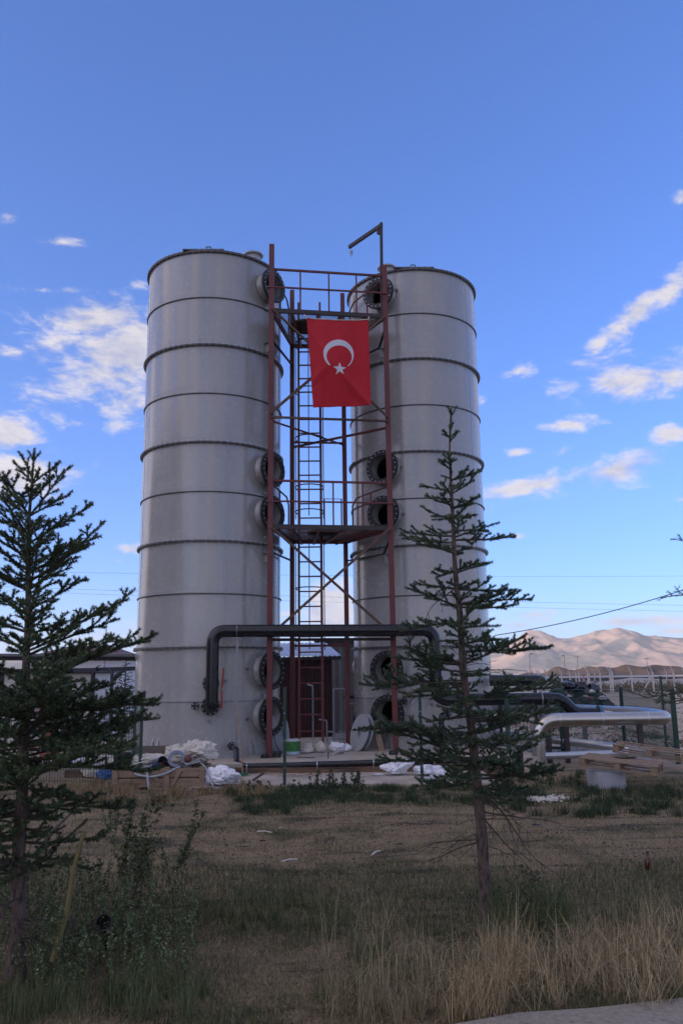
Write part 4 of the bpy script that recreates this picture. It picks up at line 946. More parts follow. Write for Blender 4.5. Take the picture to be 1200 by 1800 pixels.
# ------------------------------------------------------------------ wooden crate and its scrap
CR = thing('wooden_crate', (-3.15, 14.9, 0), 'open wooden crate full of scrap on the dry grass before a grey tank', 'crate')
x0, x1, ya, yb = -3.9, -2.36, 14.45, 15.15
for z in (.09, .255): plank((x0, ya, z), (x1, ya, z), .022, .145, parent=CR, up=(0, 0, 1)); plank((x0, yb, z), (x1, yb, z), .022, .155, parent=CR)
for z in (.09, .255): plank((x0, ya, z), (x0, yb, z), .022, .155, parent=CR); plank((x1, ya, z), (x1, yb, z), .022, .155, parent=CR)
for i in range(6): y = ya + .06 + i * .115; plank((x0, y, .03), (x1, y, .03), .1, .02, parent=CR)
for x in (x1 - .03, -2.98, x0 + .05): plank((x, ya - .025, 0), (x, ya - .025, .35), .09, .03, name='cleat', parent=CR, up=(0, 1, 0))
plank((-2.9, ya - .024, .04), (-2.75, ya - .024, .3), .06, .025, name='cleat', parent=CR, up=(0, 1, 0)); plank((-3.25, ya - .024, .3), (-3.1, ya - .024, .05), .06, .025, name='cleat', parent=CR, up=(0, 1, 0))
crumple('tarpaulin', (-2.62, 14.95, .40), (.9, .6, .66), 3, 'tarp', .5, 'crumpled dirty white tarpaulin heaped at the near end of the crate', 'tarp')
crumple('tarpaulin', (-3.4, 15.0, .32), (1.3, .5, .36), 5, 'tarp', .4, 'long spread of dirty white sheeting lying over the back of the crate', 'tarp')
crumple('tarpaulin', (-2.98, 15.05, .42), (.55, .4, .5), 8, 'tarp', .5, 'peaked fold of white tarpaulin above the blue flange ring', 'tarp')
plank((-3.85, 15.75, .52), (-2.45, 15.75, .52), .1, .15, 'woodgrey', 'timber_beam', 'weathered dark timber beam lying behind the tarpaulins on the crate', 'beam')
for i, x in enumerate((-3.7, -2.6)): plank((x, 15.6, .2), (x, 15.9, .2), .12, .48, 'woodgrey', 'timber_block', ('timber block under the hidden end of the weathered beam', 'timber block under the bare end of the weathered beam')[i], 'block')
o = MB().ring((-2.86, 14.6, .46), (.15, -1, .35), .09, .145, .04, 36).build('flange_ring', material('blue_grey_plastic', (.15, .18, .25), .4), smooth=30, bevel=.004); tag(o, 'blue grey flange ring leaning on the scrap in the crate', 'ring')
for i in range(8): pass
def pot(c, axis, r, L_, m, lab): o = MB().lathe([(r * .8, 0), (r, L_), (r * .93, L_), (r * .74, .01), (.001, .01)], c, axis, 28).build('plastic_pot', m, smooth=40); return tag(o, lab, 'pot')
bm_ = material('blue_black_plastic', (.03, .04, .07), .4); cl_ = material('clay_brown', (.12, .045, .03), .7)
pot((-3.3, 14.75, .30), (.75, -.5, .3), .13, .28, bm_, 'dark blue bucket lying on its side in the crate'); pot((-3.12, 14.72, .30), (.5, -.8, .15), .10, .14, cl_, 'brown pipe socket lying beside the dark blue bucket in the crate')
pot((-3.85, 14.85, .28), (0, 0, 1), .16, .27, MT['darkhole'], 'black tub standing on the crate behind the mesh fence')
def hose(pts, r, m, lab, name='hose'): return tag(MB().tube(smoothpath(pts, .12, 6), r, 12).build(name, MT[m], smooth=50), lab, 'hose')
hose([(-3.62, 14.9, .3), (-3.5, 14.35, .24), (-3.2, 14.28, .2), (-2.98, 14.33, .25), (-2.8, 14.5, .34), (-2.66, 14.6, .36)], .017, 'pvc', 'pale plastic hose looped over the front boards of the crate')
hose([(-3.28, 14.6, .36), (-3.3, 14.33, .34), (-3.27, 14.27, .2), (-3.22, 14.2, .01)], .018, 'pvc', 'white plastic pipe hanging down from the crate to the grass', 'bent_pipe')
hose([(-2.5, 14.62, .42), (-2.33, 14.42, .34), (-2.22, 14.36, .12), (-2.18, 14.3, .02)], .016, 'pvc', 'pale hose hanging off the near corner of the crate')
for i, (a, b_) in enumerate((((-3.75, 14.72, .33), (-2.66, 14.7, .62)), ((-3.5, 14.68, .31), (-2.55, 14.75, .5)))): plank(a, b_, .05, .015, 'tarp', 'lath', ('upper pale lath lying across the scrap in the crate', 'lower pale lath lying across the scrap in the crate')[i], 'lath')
for i, (a, b_) in enumerate((((-2.85, 14.55, .32), (-2.42, 14.5, .47)), ((-2.78, 14.52, .34), (-2.4, 14.48, .43)))): tag(MB().tube([a, b_], .012, 8).build('steel_rod', MT['zinc']), ('thin steel rod above its twin at the crate corner', 'thin steel rod below its twin at the crate corner')[i], 'rod')
tag(MB().tube([(-2.8, 14.56, .36), (-2.58, 14.5, .30)], .05, 12).build('scrap_pipe', MT['blackplastic']), 'short black scrap pipe sticking out of the crate', 'pipe')
q = MB(); q.lathe([(.001, -.06), (.055, -.045), (.07, 0), (.05, .05), (.001, .06)], (-2.66, 14.58, .46), (.2, -.5, .9), 16); tag(q.build('brown_pot', cl_, smooth=60), 'small round brown pot on top of the scrap in the crate', 'pot')
crumple('plastic_sack', (-2.04, 14.5, .07), (.72, .46, .50), 2, 'sack', .38, 'white woven sack with blue print slumped beside the wooden crate', 'sack')
crumple('plastic_sack', (-2.36, 14.5, .02), (.25, .2, .26), 12, MT['innergrey'], .4, 'small grey bag between the crate and the white sack', 'bag')
plank((-3.2, 14.2, .02), (-2.2, 14.28, .02), .09, .025, 'woodgrey', 'loose_board', 'pale board lying on the grass along the foot of the crate', 'board')
for i in range(4): plank((-2.05 + i * .02, 15.2 + i * .05, .1 + i * .03), (-2.35 + i * .02, 15.25 + i * .04, .1 + i * .03), .07, .025, 'woodgrey', 'loose_board', ('lowest', 'second lowest', 'third', 'topmost')[i] + ' short board stacked behind the near end of the crate', 'board')
# broom leaning on the tank
bh = thing('push_broom', (-1.9, 15.9, .05), 'wooden broom handle leaning on the galvanised post with its green head down', 'broom')
MB().tube([(-1.88, 15.85, .08), (-2.12, 16.85, 1.25)], .014, 8).build('handle', MT['wood'], bh)
MB().box((-1.87, 15.82, .06), (.2, .06, .05), .5).build('head', material('green_plastic', (.02, .12, .06), .5), bh)
# sacks at the other side
crumple('plastic_sack', (.95, 15.7, .07), (.85, .45, .44), 4, 'sack', .55, 'white crumpled sack lying against the floor pipe, nearest the tower', 'sack')
crumple('plastic_sack', (1.5, 15.62, .06), (.85, .45, .32), 6, 'sack', .55, 'flat white crumpled sheet spreading out beside the bare green fence post', 'sack')
crumple('plastic_sack', (1.72, 15.4, .03), (.4, .3, .22), 9, 'sack', .5, 'white sack end just behind the second bare green fence post', 'sack')
crumple('plastic_sack', (.62, 15.7, .03), (.3, .16, .06), 14, 'sack', .5, 'thin strip of white sheet trailing off the crumpled sack', 'sheet')
rb = MB(); 
for i in range(130):
    x = R.gauss(1.62, .13); y = R.gauss(14.95, .14); s_ = R.uniform(.015, .05); rb.box((x, y, .03 + s_ * .3 + max(0, .05 - abs(x - 1.62) * .25)), (s_, s_ * R.uniform(.5, 1), s_ * .6), R.uniform(0, 3), R=Matrix.Rotation(R.uniform(0, 3), 3, (R.random(), R.random(), R.random())))
tag(rb.build('plaster_rubble', MT['white']), 'small pile of white plaster rubble at the edge of the concrete', 'rubble', kind='stuff')
rb = MB()
for i in range(90):
    p = atz(R.gauss(962, 16), R.gauss(1407, 2.2)); s_ = R.uniform(.02, .06); rb.box((p.x, p.y, .02), (s_, s_ * R.uniform(.5, 1), s_ * .5), R=Matrix.Rotation(R.uniform(0, 3), 3, (R.random(), R.random(), R.random())))
tag(rb.build('plaster_rubble', MT['tarp']), 'pale broken plaster lying in the grass before the pallets', 'rubble', kind='stuff')
# things on the slab
DZ = slabz(.3)
def grey_disc(c, n, r, hole, lab, L=.03):
    n = Vector(n).normalized(); o = MB().ring(c, n, hole, r, L, 64).build('cover_disc', MT['disc'], smooth=30, bevel=.004); return tag(o, lab, 'disc')
MT['disc'] = material('grey_disc_laminate', (.33, .34, .36), .4, 0, .08, 5)
grey_disc((.33, 18.45, DZ + .37), (-.88, -.42, .24), .40, .085, 'grey laminate disc with a small centre hole, foremost of the pair leaning on the tank')
grey_disc((.43, 18.56, DZ + .37), (-.88, -.42, .24), .40, .05, 'grey laminate disc mostly hidden behind the foremost leaning disc')
grey_disc((-1.36, 18.55, .2 + .42), (.93, -.32, .12), .40, .1, 'grey laminate disc seen edge on, leaning on the tank behind the bucket')
grey_disc((-1.45, 18.4, .2 + .42), (.93, -.32, .1), .40, .05, 'second grey laminate disc seen edge on, closest to the lower manhole')
plank((.80, 18.25, DZ + .0), (.66, 18.42, DZ + .62), .12, .035, 'wood', 'wooden_prop', 'short wooden board propped under the lowest manhole beside the leaning discs', 'board', up=(0, 1, .2))
BK = thing('paint_bucket', (-1.09, 17.95, .2), 'round white paint bucket with a green printed label on the slab', 'bucket')
MB().lathe([(.001, .215), (.142, .215), (.155, .225), (.162, .50), (.172, .50), (.172, .525), (.155, .525), (.150, .24), (.001, .235)], (-1.09, 17.95, 0), n=40).build('body', MT['white'], BK, smooth=35)
MB().lathe([(.1612, .285), (.1632, .485)], (-1.09, 17.95, 0), n=40).build('label', material('green_label', (.03, .16, .03), .5, 0, .4, 14, col2=(.05, .04, .03), c2scale=12), BK, smooth=60)
MB().lathe([(.1585, .235), (.1612, .283)], (-1.09, 17.95, 0), n=40).build('label', material('blue_band', (.35, .45, .55), .5, 0, .1, 9, col2=(.05, .2, .4), c2scale=30), BK, smooth=60)
for i, (x, y, s_, sd_) in enumerate(((-.78, 18.3, (.34, .3, .34), 21), (-.5, 18.3, (.3, .26, .36), 22), (-.16, 18.3, (.42, .3, .3), 23), (.05, 18.35, (.3, .26, .26), 25))):
    crumple('plastic_sack', (x, y, slabz(x) + .02), s_, sd_, 'sack' if i > 1 else 'tarp', .45, ('dull white sack right behind the paint bucket', 'dull white sack between the bucket and the blue printed sacks', 'blue printed white sack in the middle of the slab', 'blue printed white sack nearest the inner tower post')[i], 'sack')
crumple('plastic_wrap', (-.07, 17.85, slabz(0) + .01), (.2, .22, .12), 31, 'innergrey', .5, 'small torn plastic bag lying in front of the sacks on the slab', 'bag')
tag(MB().tube([(-.23, 17.6, slabz(0) + .02), (-.1, 17.85, slabz(0) + .05)], .018, 8).build('pipe_offcut', MT['white']), 'white pipe offcut lying beside the torn plastic bag', 'pipe')
tag(MB().bar((-.32, 16.95, .22), (-.32, 16.95, .34), .022).build('anchor_rod', MT['darksteel']), 'short steel anchor rod standing out of the slab', 'rod')
tag(MB().tube([(-.95, 17.1, .226), (-.8, 17.14, .236), (-.72, 17.05, .226), (-.6, 17.15, .228)], .008, 6).build('wire_scrap', MT['darksteel']), 'bent scrap of dark wire on the slab before the bucket', 'wire')
def foot(x, y, lab, r=.085, h=.12):
    z = slabz(x); t = thing('rubber_foot', (x, y, z), lab, 'rubber foot', 'black ribbed rubber feet'); MB().lathe([(.001, z + .005), (r, z + .005), (r, z + .02), (r * .75, z + h * .75), (r * .72, z + h), (.001, z + h)], (x, y, 0), n=24).build('body', MT['blackflange'], t, smooth=30)
    for k in range(10): a = k * .628; MB().box((x + r * .86 * math.cos(a), y + r * .86 * math.sin(a), z + h * .4), (.03, .012, h * .7), a).build('rib', MT['blackflange'], t)
foot(-1.38, 17.5, 'black ribbed rubber foot on the far side of the front tower post by the bucket'); foot(-1.62, 17.35, 'black ribbed rubber foot between the tank and the front tower post', .07, .09); foot(.99, 17.25, 'black ribbed rubber foot in front of the tower post by the spruce', .09, .09)
# pale pvc pipes in front of the shed
def pvc(name, pts, lab, r=.02, m='pvc'): tag(MB().tube(smoothpath(pts, .05, 4), r, 10).build(name, MT[m], smooth=50), lab, 'pipe')
zz = .24
pvc('pvc_pipe', [(-1.55, 19.9, zz), (-1.55, 19.9, 1.42), (-1.72, 19.9, 1.42)], 'pale plastic pipe rising beside the tank edge behind the bucket')
pvc('pvc_pipe', [(-.92, 21.5, 1.62), (-.78, 21.4, 1.58), (-.78, 21.4, zz)], 'pale plastic pipe rising behind the ladder on the bucket side')
pvc('pvc_pipe', [(-.26, 21.4, zz), (-.26, 21.4, 1.5), (.05, 21.4, 1.5), (.05, 21.4, zz)], 'pale plastic pipe in a tall upside down U behind the ladder')
pvc('pvc_pipe', [(-.62, 20.8, .78), (-.42, 20.7, .76), (-.42, 20.7, zz)], 'short hooked pale pipe standing between the ladder rails')
pvc('pvc_pipe', [(-.42, 20.6, .5), (-.24, 20.6, .5), (-.24, 20.6, zz)], 'lowest little hooked pale pipe behind the sacks')
pvc('pvc_pipe', [(.29, 20.4, zz), (.29, 20.4, .76), (.9, 20.5, .78)], 'pale pipe bending over beside the leaning discs')
pvc('pvc_pipe', [(-.3, 20.9, .32), (.7, 20.9, .32)], 'pale pipe lying low across the slab behind the sacks')
for i, x in enumerate((-.12, .0, .16)): pvc('pvc_pipe', [(x, 20.88, zz), (x, 20.88, .5), (x + .07, 20.88, .5), (x + .07, 20.88, zz)], ('small pale pipe bracket nearest the ladder', 'middle small pale pipe bracket behind the sacks', 'small pale pipe bracket nearest the leaning discs')[i], .015)
pvc('grey_pipe', [(.08, 22.5, 1.08), (1.2, 22.5, 1.08)], 'galvanised pipe running level between the shed and the tank', .04, 'zinc')
pvc('black_pipe', [(.0, 22.4, 1.28), (1.4, 22.4, 1.30)], 'black pipe running level just above the galvanised one', .05, 'blackplastic')
# red shed and grey hall behind the tower
def corrugated(p, q, z0, z1, pitch, dep, n_):
    p = Vector(p); q = Vector(q); d = (q - p); L_ = d.length; d.normalize(); nr = Vector((d.y, -d.x, 0)); b = MB(); k = int(L_ / pitch); vs = []
    for i in range(k):
        for f, o_ in ((0, 0), (.35, 0), (.45, dep), (.9, dep)): vs.append(p + d * (i + f) * pitch + nr * o_)
    m_ = len(vs); V_ = [Vector((v.x, v.y, z0)) for v in vs] + [Vector((v.x, v.y, z1)) for v in vs]; return b.add(V_, [(i, i + 1, m_ + i + 1, m_ + i) for i in range(m_ - 1)])
SH = thing('red_shed', (-1.0, 23.4, .2), 'small dark red corrugated shed with a pale ribbed roof behind the ladder', 'shed')
corrugated((-2.6, 23.0, 0), (-.28, 23.0, 0), .2, 2.32, .1, .02, 0).build('wall', MT['shedred'] if 'shedred' in MT else material('red_corrugated_steel', (.05, .012, .013), .5, 0, .15, 4), SH)
MB().box((-1.44, 24.0, 1.25), (2.2, 1.9, 2.1)).build('body', MT['darksteel'], SH)
rf = MB(); k = 22; vs = []
for i in range(k * 2 + 1):
    x = -2.9 + i * (2.86 / (k * 2)); vs += [(x - .0, 22.7, 2.35 + (.03 if i % 2 else 0)), (x - .45, 24.6, 2.78 + (.03 if i % 2 else 0))]
rf.add(vs, [(2 * i, 2 * i + 2, 2 * i + 3, 2 * i + 1) for i in range(k * 2)]); o = rf.build('roof', material('pale_blue_roof', (.36, .43, .56), .4, 0, .1, 3), SH); o.modifiers.new('s', 'SOLIDIFY').thickness = .01
MB().bar((-2.8, 22.74, 2.30), (-.05, 22.74, 2.30), .04, .09, up=(0, 0, 1)).build('gutter', MT['darksteel'], SH)
HL = thing('grey_hall', (.4, 26.5, .1), 'grey corrugated steel hall standing behind the red shed', 'hall')
corrugated((-.9, 26.0, 0), (1.6, 26.0, 0), .1, 2.85, .22, .04, 0).build('wall', material('grey_corrugated_steel', (.16, .155, .15), .5, 0, .12, 3), HL)
MB().box((.35, 27.2, 1.4), (2.4, 2.2, 2.6)).build('body', MT['darksteel'], HL); MB().bar((-.9, 25.93, 2.88), (1.6, 25.93, 2.88), .06, .12, up=(0, 0, 1)).build('roof_edge', MT['darksteel'], HL)
PU = thing('pump_unit', (.55, 22.3, .25), 'dark pump unit with a pale round housing in the gap beside the grey tank', 'pump')
MB().lathe([(.001, -.2), (.16, -.18), (.2, 0), (.16, .2), (.07, .3), (.001, .3)], (.45, 21.9, .75), (1, -.3, 0), 24).build('motor', MT['blackflange'], PU, smooth=40)
MB().ring((.38, 21.7, 2.05), (.8, -.6, 0), .1, .2, .08, 28).build('housing', MT['tarp'], PU, smooth=30); MB().tube([(.4, 21.8, 2.0), (.42, 21.85, .7)], .07, 14).build('riser', MT['darksteel'], PU)
MB().box((.45, 21.95, .4), (.6, .4, .35)).build('plinth', MT['concretedamp'], PU); MB().bar((.25, 21.7, .98), (.75, 21.7, .98), .05).build('guard', MT['handle'], PU)
# dry stalks and wood offcuts in the channel
for i in range(9):
    x = -1.9 + i * .16 + R.uniform(-.05, .05); y = 15.75 + R.uniform(-.2, .3); L_ = R.uniform(.15, .42); a = R.uniform(-.35, .35)
    plank((x, y, .045), (x + L_ * math.cos(a), y + L_ * math.sin(a) * .4, .05 + R.uniform(0, .03)), .03, .01, 'wood', 'wood_splinter', 'thin wood splinter scattered on the concrete behind the white sack', 'wood splinter', group='wood splinters on the concrete')
plank((-1.6, 15.0, .05), (-1.42, 15.08, .16), .1, .02, 'darksteel', 'broken_tile', 'dark curved scrap lying on the concrete near the white sack', 'scrap')

# ------------------------------------------------------------------ green mesh fence
def gpost(x, y, h, lab=None, parent=None, w=.05):
    if parent: return MB().box((x, y, h / 2), (w, w * .8, h)).build('post', MT['green'], parent, bevel=.004)
    t = thing('fence_post', (x, y, 0), lab, 'fence post', None)
    MB().box((x, y, h / 2 - .05), (.05, .045, h + .1)).build('post', MT['green'], t, bevel=.004); MB().box((x, y, h + .01), (.055, .05, .02)).build('cap', MT['green'], t)
    for z in (.3, .75, 1.2): MB().disc((x, y - .024, z), (0, 1, 0), .009, .01, 8).build('screw', MT['bolt'], t)
gpost(*atz(500, 1383).xy, 1.62, 'lone dark green fence post standing in front of the paint bucket'); gpost(*atz(742, 1379).xy, 1.58, 'bare dark green fence post standing among the white sacks')
def mesh_fence(pts, lab, z1=1.45, w=.05, dx=.05, th=.007):
    t = thing('mesh_fence', (pts[0][0], pts[0][1], 0), lab, 'fence')
    for i, (x, y) in enumerate(pts): gpost(x, y, z1 + .08, parent=t, w=w)
    for (ax, ay), (bx, by) in zip(pts, pts[1:]):
        g = MB(); L_ = math.hypot(bx - ax, by - ay); n_ = int(L_ / dx)
        for i in range(1, n_): f = i / n_; x = ax + (bx - ax) * f; y = ay + (by - ay) * f; g.bar((x, y, .03), (x, y, z1), th, th, up=(0, 1, 0))
        for z in [.05 + k * .2 for k in range(8)]:
            for zz_ in ((z,) if z not in (.45, 1.25) else (z, z + .05)): g.bar((ax, ay, zz_), (bx, by, zz_), th * 1.2, th * 1.2)
        o = g.build('wire_panel', MT['green'], t); o['kind'] = 'stuff'
mesh_fence([(-8.6, 15.6), (-6.1, 15.35), (-3.72, 15.0 + .12), tuple(atz(245, 1382).xy)], 'green welded mesh fence running behind the dark spruce to the crate')
mesh_fence([(3.3, 17.2), (4.75, 18.6), (6.75, 20.6), (6.72, 17.3)], 'green welded mesh fence around the silver pipes', z1=1.4, w=.085, th=.008)
for i, (x, y, lb) in enumerate(((7.9, 21.0, 'dark green post standing by itself at the picture edge beyond the mesh fence'), )): gpost(x, y, 1.7, lb)
# ------------------------------------------------------------------ silver pipes
SP = thing('silver_pipe_loop', (3.72, 16.5, 0), 'large shiny aluminium clad pipe rising and turning level in front of the mesh fence', 'pipe')
zc = .93; pth = smoothpath([(3.74, 16.5, -.05), (3.74, 16.5, zc), (5.0, 16.5, zc + .005)], .42, 12) + smoothpath([(5.0, 16.5, zc + .005), (6.3, 16.5, zc + .01), (6.2, 17.3, zc + .05), (4.6, 20.0, 1.02), (3.6, 21.2, 1.04)], .26, 10)[1:]
MB().tube(pth, .128, 32).build('pipe_body', MT['silver'], SP, smooth=50)
for p, d in (((3.74, 16.5, .52), (0, 0, 1)), ((5.0, 16.5, zc + .005), (1, 0, 0)), ((4.17, 16.5, zc), (1, 0, 0)), ((5.88, 16.5, zc + .01), (1, 0, 0))): MB().ring(p, d, .126, .1315, .025, 32).build('seam_band', MT['silverdull'], SP, smooth=30)
for x in (5.72,): MB().bar((x, 16.5, 0), (x, 16.5, .82), .1, .07, up=(0, 1, 0)).build('support_post', MT['darksteel'], SP)
for x, y in ((4.4, 18.9), (5.02, 19.4), (5.7, 20.2)): MB().bar((x, y, 0), (x, y, .92), .1, .07, up=(0, 1, 0)).build('support_post', MT['zinc'], SP)
def lowpipe(pts, r, lab, m='silverdull'): tag(MB().tube(smoothpath(pts, .2, 5), r, 16).build('ground_pipe', MT[m], smooth=50), lab, 'pipe')
lowpipe([at(820, 1283, 20.3), at(1100, 1316, 17.7), at(1128, 1322, 17.4)], .085, 'pale silver pipe sloping down past the mesh fence towards the pallets')
lowpipe([at(900, 1331, 17.3), at(1135, 1323, 17.3)], .07, 'pale silver pipe lying level near the ground behind the pallets')
lowpipe([at(930, 1247, 22), at(800, 1237, 23)], .12, 'pale silver pipe running back behind the spruce crown')
lowpipe([at(850, 1310, 19), at(1000, 1316, 18.5)], .03, 'thin black pipe lying behind the pale silver pipes', 'blackplastic')
tag(MB().lathe([(.001, 0), (.09, 0), (.09, .14), (.001, .14)], tuple(atz(987, 1331)), n=20).build('red_drum', MT['handle'], smooth=30), 'small red tin standing behind the silver pipe riser', 'tin')
tag(MB().box((4.6, 19.6, .05), (2.0, 1.6, .12)).build('pipe_plinth', MT['concrete'], bevel=.01), kind='structure')
for i, (px, py, hh, lb) in enumerate(((905, 1395, .5, 'dark square stub post low behind the spruce trunk'), (940, 1398, .5, 'dark square stub post beside the silver pipe riser'))):
    p = atz(px, py - 8); tag(MB().bar((p.x, p.y + 1, 0), (p.x, p.y + 1, hh), .08, up=(0, 1, 0)).build('stub_post', MT['darksteel']), lb, 'post')
# ------------------------------------------------------------------ pallets on a block
tag(MB().box((4.24, 14.0, .08), (.46, .5, .34), .1).build('concrete_block', MT['block'], bevel=.012), 'pale concrete block carrying the tilted wooden pallets', 'block')
def pallet(name, M_, lab, broken=False):
    t = thing(name, tuple(M_ @ Vector((0, 0, 0))), lab, 'pallet', 'wooden pallets on the concrete block'); R3 = M_.to_3x3()
    def bx(c, d, nm): MB().box(M_ @ Vector(c), d, R=R3).build(nm, MT['wood'], t, bevel=.003)
    for i, y in enumerate((-.36, -.18, 0, .18, .36)):
        if not (broken and i in (1, 3)): bx((0, y, .128), (1.2, .095, .018), 'deck_board')
    for y in (-.35, 0, .35):
        bx((0, y, .005), (1.2, .095, .018), 'base_board')
        for x in (-.55, 0, .55): bx((x, y, .056), (.10, .095, .082), 'block')
    for x in (-.55, 0, .55): bx((x, 0, .108), (.095, .8, .02), 'cross_board')
M1 = Matrix.Translation((4.50, 14.0, .29)) @ Matrix.Rotation(rad(-27), 4, 'Z') @ Matrix.Rotation(rad(5), 4, 'Y') @ Matrix.Rotation(rad(.5), 4, 'X')
pallet('pallet', M1, 'wooden pallet lying lowest, directly on the pale concrete block')
M2 = Matrix.Translation((5.35, 14.95, .39)) @ Matrix.Rotation(rad(-26), 4, 'Z') @ Matrix.Rotation(rad(7), 4, 'Y')
pallet('pallet', M2, 'broken wooden pallet tilted behind the one on the block', True)
crumple('straw_litter', (4.6, 14.15, .43), (.7, .3, .05), 41, material('straw_litter', (.09, .075, .04), .95, 0, .4, 20, .9, 50), .6, 'dry straw and leaves lying on the lower pallet', 'litter')
tag(MB().box((5.6, 16.2, .2), (.34, .3, .42), .2).build('concrete_block', MT['block'], bevel=.012), 'pale block half hidden behind the broken pallet', 'block')

# ------------------------------------------------------------------ beyond: scrap heap, rubble, far fence, lamps
def chips(name, c, sx, sy, h, n_, s0, s1, mat, lab, seed):
    r_ = random.Random(seed); b = MB()
    for i in range(n_):
        a = r_.uniform(-1, 1); e = r_.uniform(-1, 1)
        if a * a + e * e > 1: continue
        z = h * max(0, 1 - (a * a + e * e)) ** .8 * r_.uniform(.35, 1.05); s_ = r_.uniform(s0, s1)
        b.box((c[0] + a * sx, c[1] + e * sy, z), (s_, s_ * r_.uniform(.3, .8), s_ * r_.uniform(.1, .5)), R=Matrix.Rotation(r_.uniform(0, 3.1), 3, (r_.random() - .5, r_.random() - .5, r_.random() - .5)))
    return tag(b.build(name, mat), lab, 'heap', kind='stuff')
hc = atz(1010, 1246)
chips('black_scrap_heap', (hc.x, hc.y), 2.0, 1.6, 1.35, 1100, .12, .45, MT['blackplastic'], 'heap of black plastic scrap beyond the mesh fence', 2)
for i, (px, py, s_) in enumerate(((1040, 1218, .55), (1058, 1230, .7), (1000, 1225, .35), (1030, 1226, .35))):
    crumple('white_scrap', at(px, py, hc.y - 1.3), (s_, s_ * .8, s_ * .6), 50 + i, 'white', .6, ('torn white sheet on the crest of the black heap', 'largest torn white sheet on the slope of the black heap', 'torn white scrap on the dark middle of the black heap', 'small torn white scrap between the larger sheets of the black heap')[i], 'sheet')
crumple('red_scrap', at(1036, 1230, hc.y - 1.4), (.7, .4, .3), 60, material('dull_red_plastic', (.16, .03, .03), .6), .5, 'dull red scrap lying low on the black heap', 'scrap')
sto = material('rubble_stone', (.42, .34, .29), .9, 0, .3, 3)
b = MB()
for i in range(2600):
    y = R.uniform(20.8, 46); x = .2 * y + R.uniform(-.4, .28 * y); s_ = abs(R.gauss(0, .07)) + .03
    if R.random() < .75 and mnoise.noise(Vector((x * .3, y * .3, 0))) < -.05: continue
    b.box((x, y, s_ * .2), (s_, s_ * R.uniform(.5, 1), s_ * .7), R=Matrix.Rotation(R.uniform(0, 3), 3, (R.random(), R.random(), R.random())))
tag(b.build('loose_stones', sto), kind='stuff')
# mounds
def mound(name, cx, cy, sx, sy, h, mat, seed):
    pts = []
    for j in range(25):
        for i in range(61):
            a = -1 + i / 30; e = -1 + j / 12; f = max(0, 1 - a * a) ** .6 * max(0, 1 - e * e); x = cx + a * sx; y = cy + e * sy
            pts.append((x, y, -.25 + h * f * (.75 + .5 * mnoise.noise(Vector((x * .15 + seed, y * .15, 0)))) + .12 * f * mnoise.noise(Vector((x * 1.1, y * 1.1, 1)))))
    return sheet(name, pts, 25, mat)
mm_ = material('brown_earth', (.05, .037, .03), .95, 0, .3, .5, .6, 3); mg_ = material('grey_earth', (.30, .265, .23), .95, 0, .25, .3, .6, 2)
mound('earth_mound', 100, 300, 42, 14, 5.2, mm_, 1); mound('earth_mound', 112, 240, 60, 8, 1.6, mm_, 4); mound('earth_mound', 38, 105, 22, 8, 1.6, mg_, 7); mound('earth_mound', 60, 110, 20, 8, 1.3, mg_, 9)
# road barrier line far off
tag(MB().box((90, 190, 1.15), (150, .4, .35)).build('far_wall', MT['silverdull']), 'long pale low rail wall crossing the plain below the mountains', 'wall')
tag(MB().box((90, 192, .4), (150, .5, 1.1)).build('far_bank', material('dark_bank', (.05, .045, .05), .9)), kind='structure')
# concrete posted fences
cpm = material('white_concrete', (.46, .43, .41), .7, 0, .1, 2)
def cfence(p0, p1, step, hgt, lab, braces, wires=True):
    t = thing('concrete_post_fence', (p0[0], p0[1], 0), lab, 'fence'); p0 = Vector((*p0, 0)); p1 = Vector((*p1, 0)); n_ = int((p1 - p0).length / step); base = None
    for i in range(n_ + 1):
        p = p0.lerp(p1, i / n_)
        if base is None:
            m_ = MB(); m_.tube([p + Vector((0, 0, -.1)), p + Vector((0, 0, hgt * .8)), p + Vector((-.30, -.2, hgt + .05))], [.075, .07, .055], 6); base = m_.build('post', cpm, t); bp_ = p
        else: c = base.copy(); COL.objects.link(c); c.parent = t; c.location = p - bp_
        if i % 4 == braces: MB().tube([p + Vector((0, 0, hgt * .72)), p + Vector((-1.1, .0, 0))], .06, 5).build('brace', cpm, t)
    if wires:
        w = MB()
        for k in range(6): z = .15 + k * hgt * .15; w.bar(p0 + Vector((0, 0, z)), p1 + Vector((0, 0, z)), .02)
        o = w.build('wire', MT['zinc'], t); o['kind'] = 'stuff'
cfence((20.6, 71), (33, 75), 2.15, 2.3, 'row of white concrete fence posts with bent tops beyond the scrap heap', 3)
cfence((24, 104), (52, 112), 2.55, 2.3, 'farther row of white concrete fence posts in front of the earth mounds', 9)
cfence((22, 69), (22.8, 104), 3.5, 2.3, 'row of white concrete fence posts running away towards the plain', 9)
tag(MB().box((34.5, 92, .55), (2.4, 1.4, 1.1)).build('low_concrete_box', cpm), 'low pale concrete box in the weeds behind the posts', 'box')
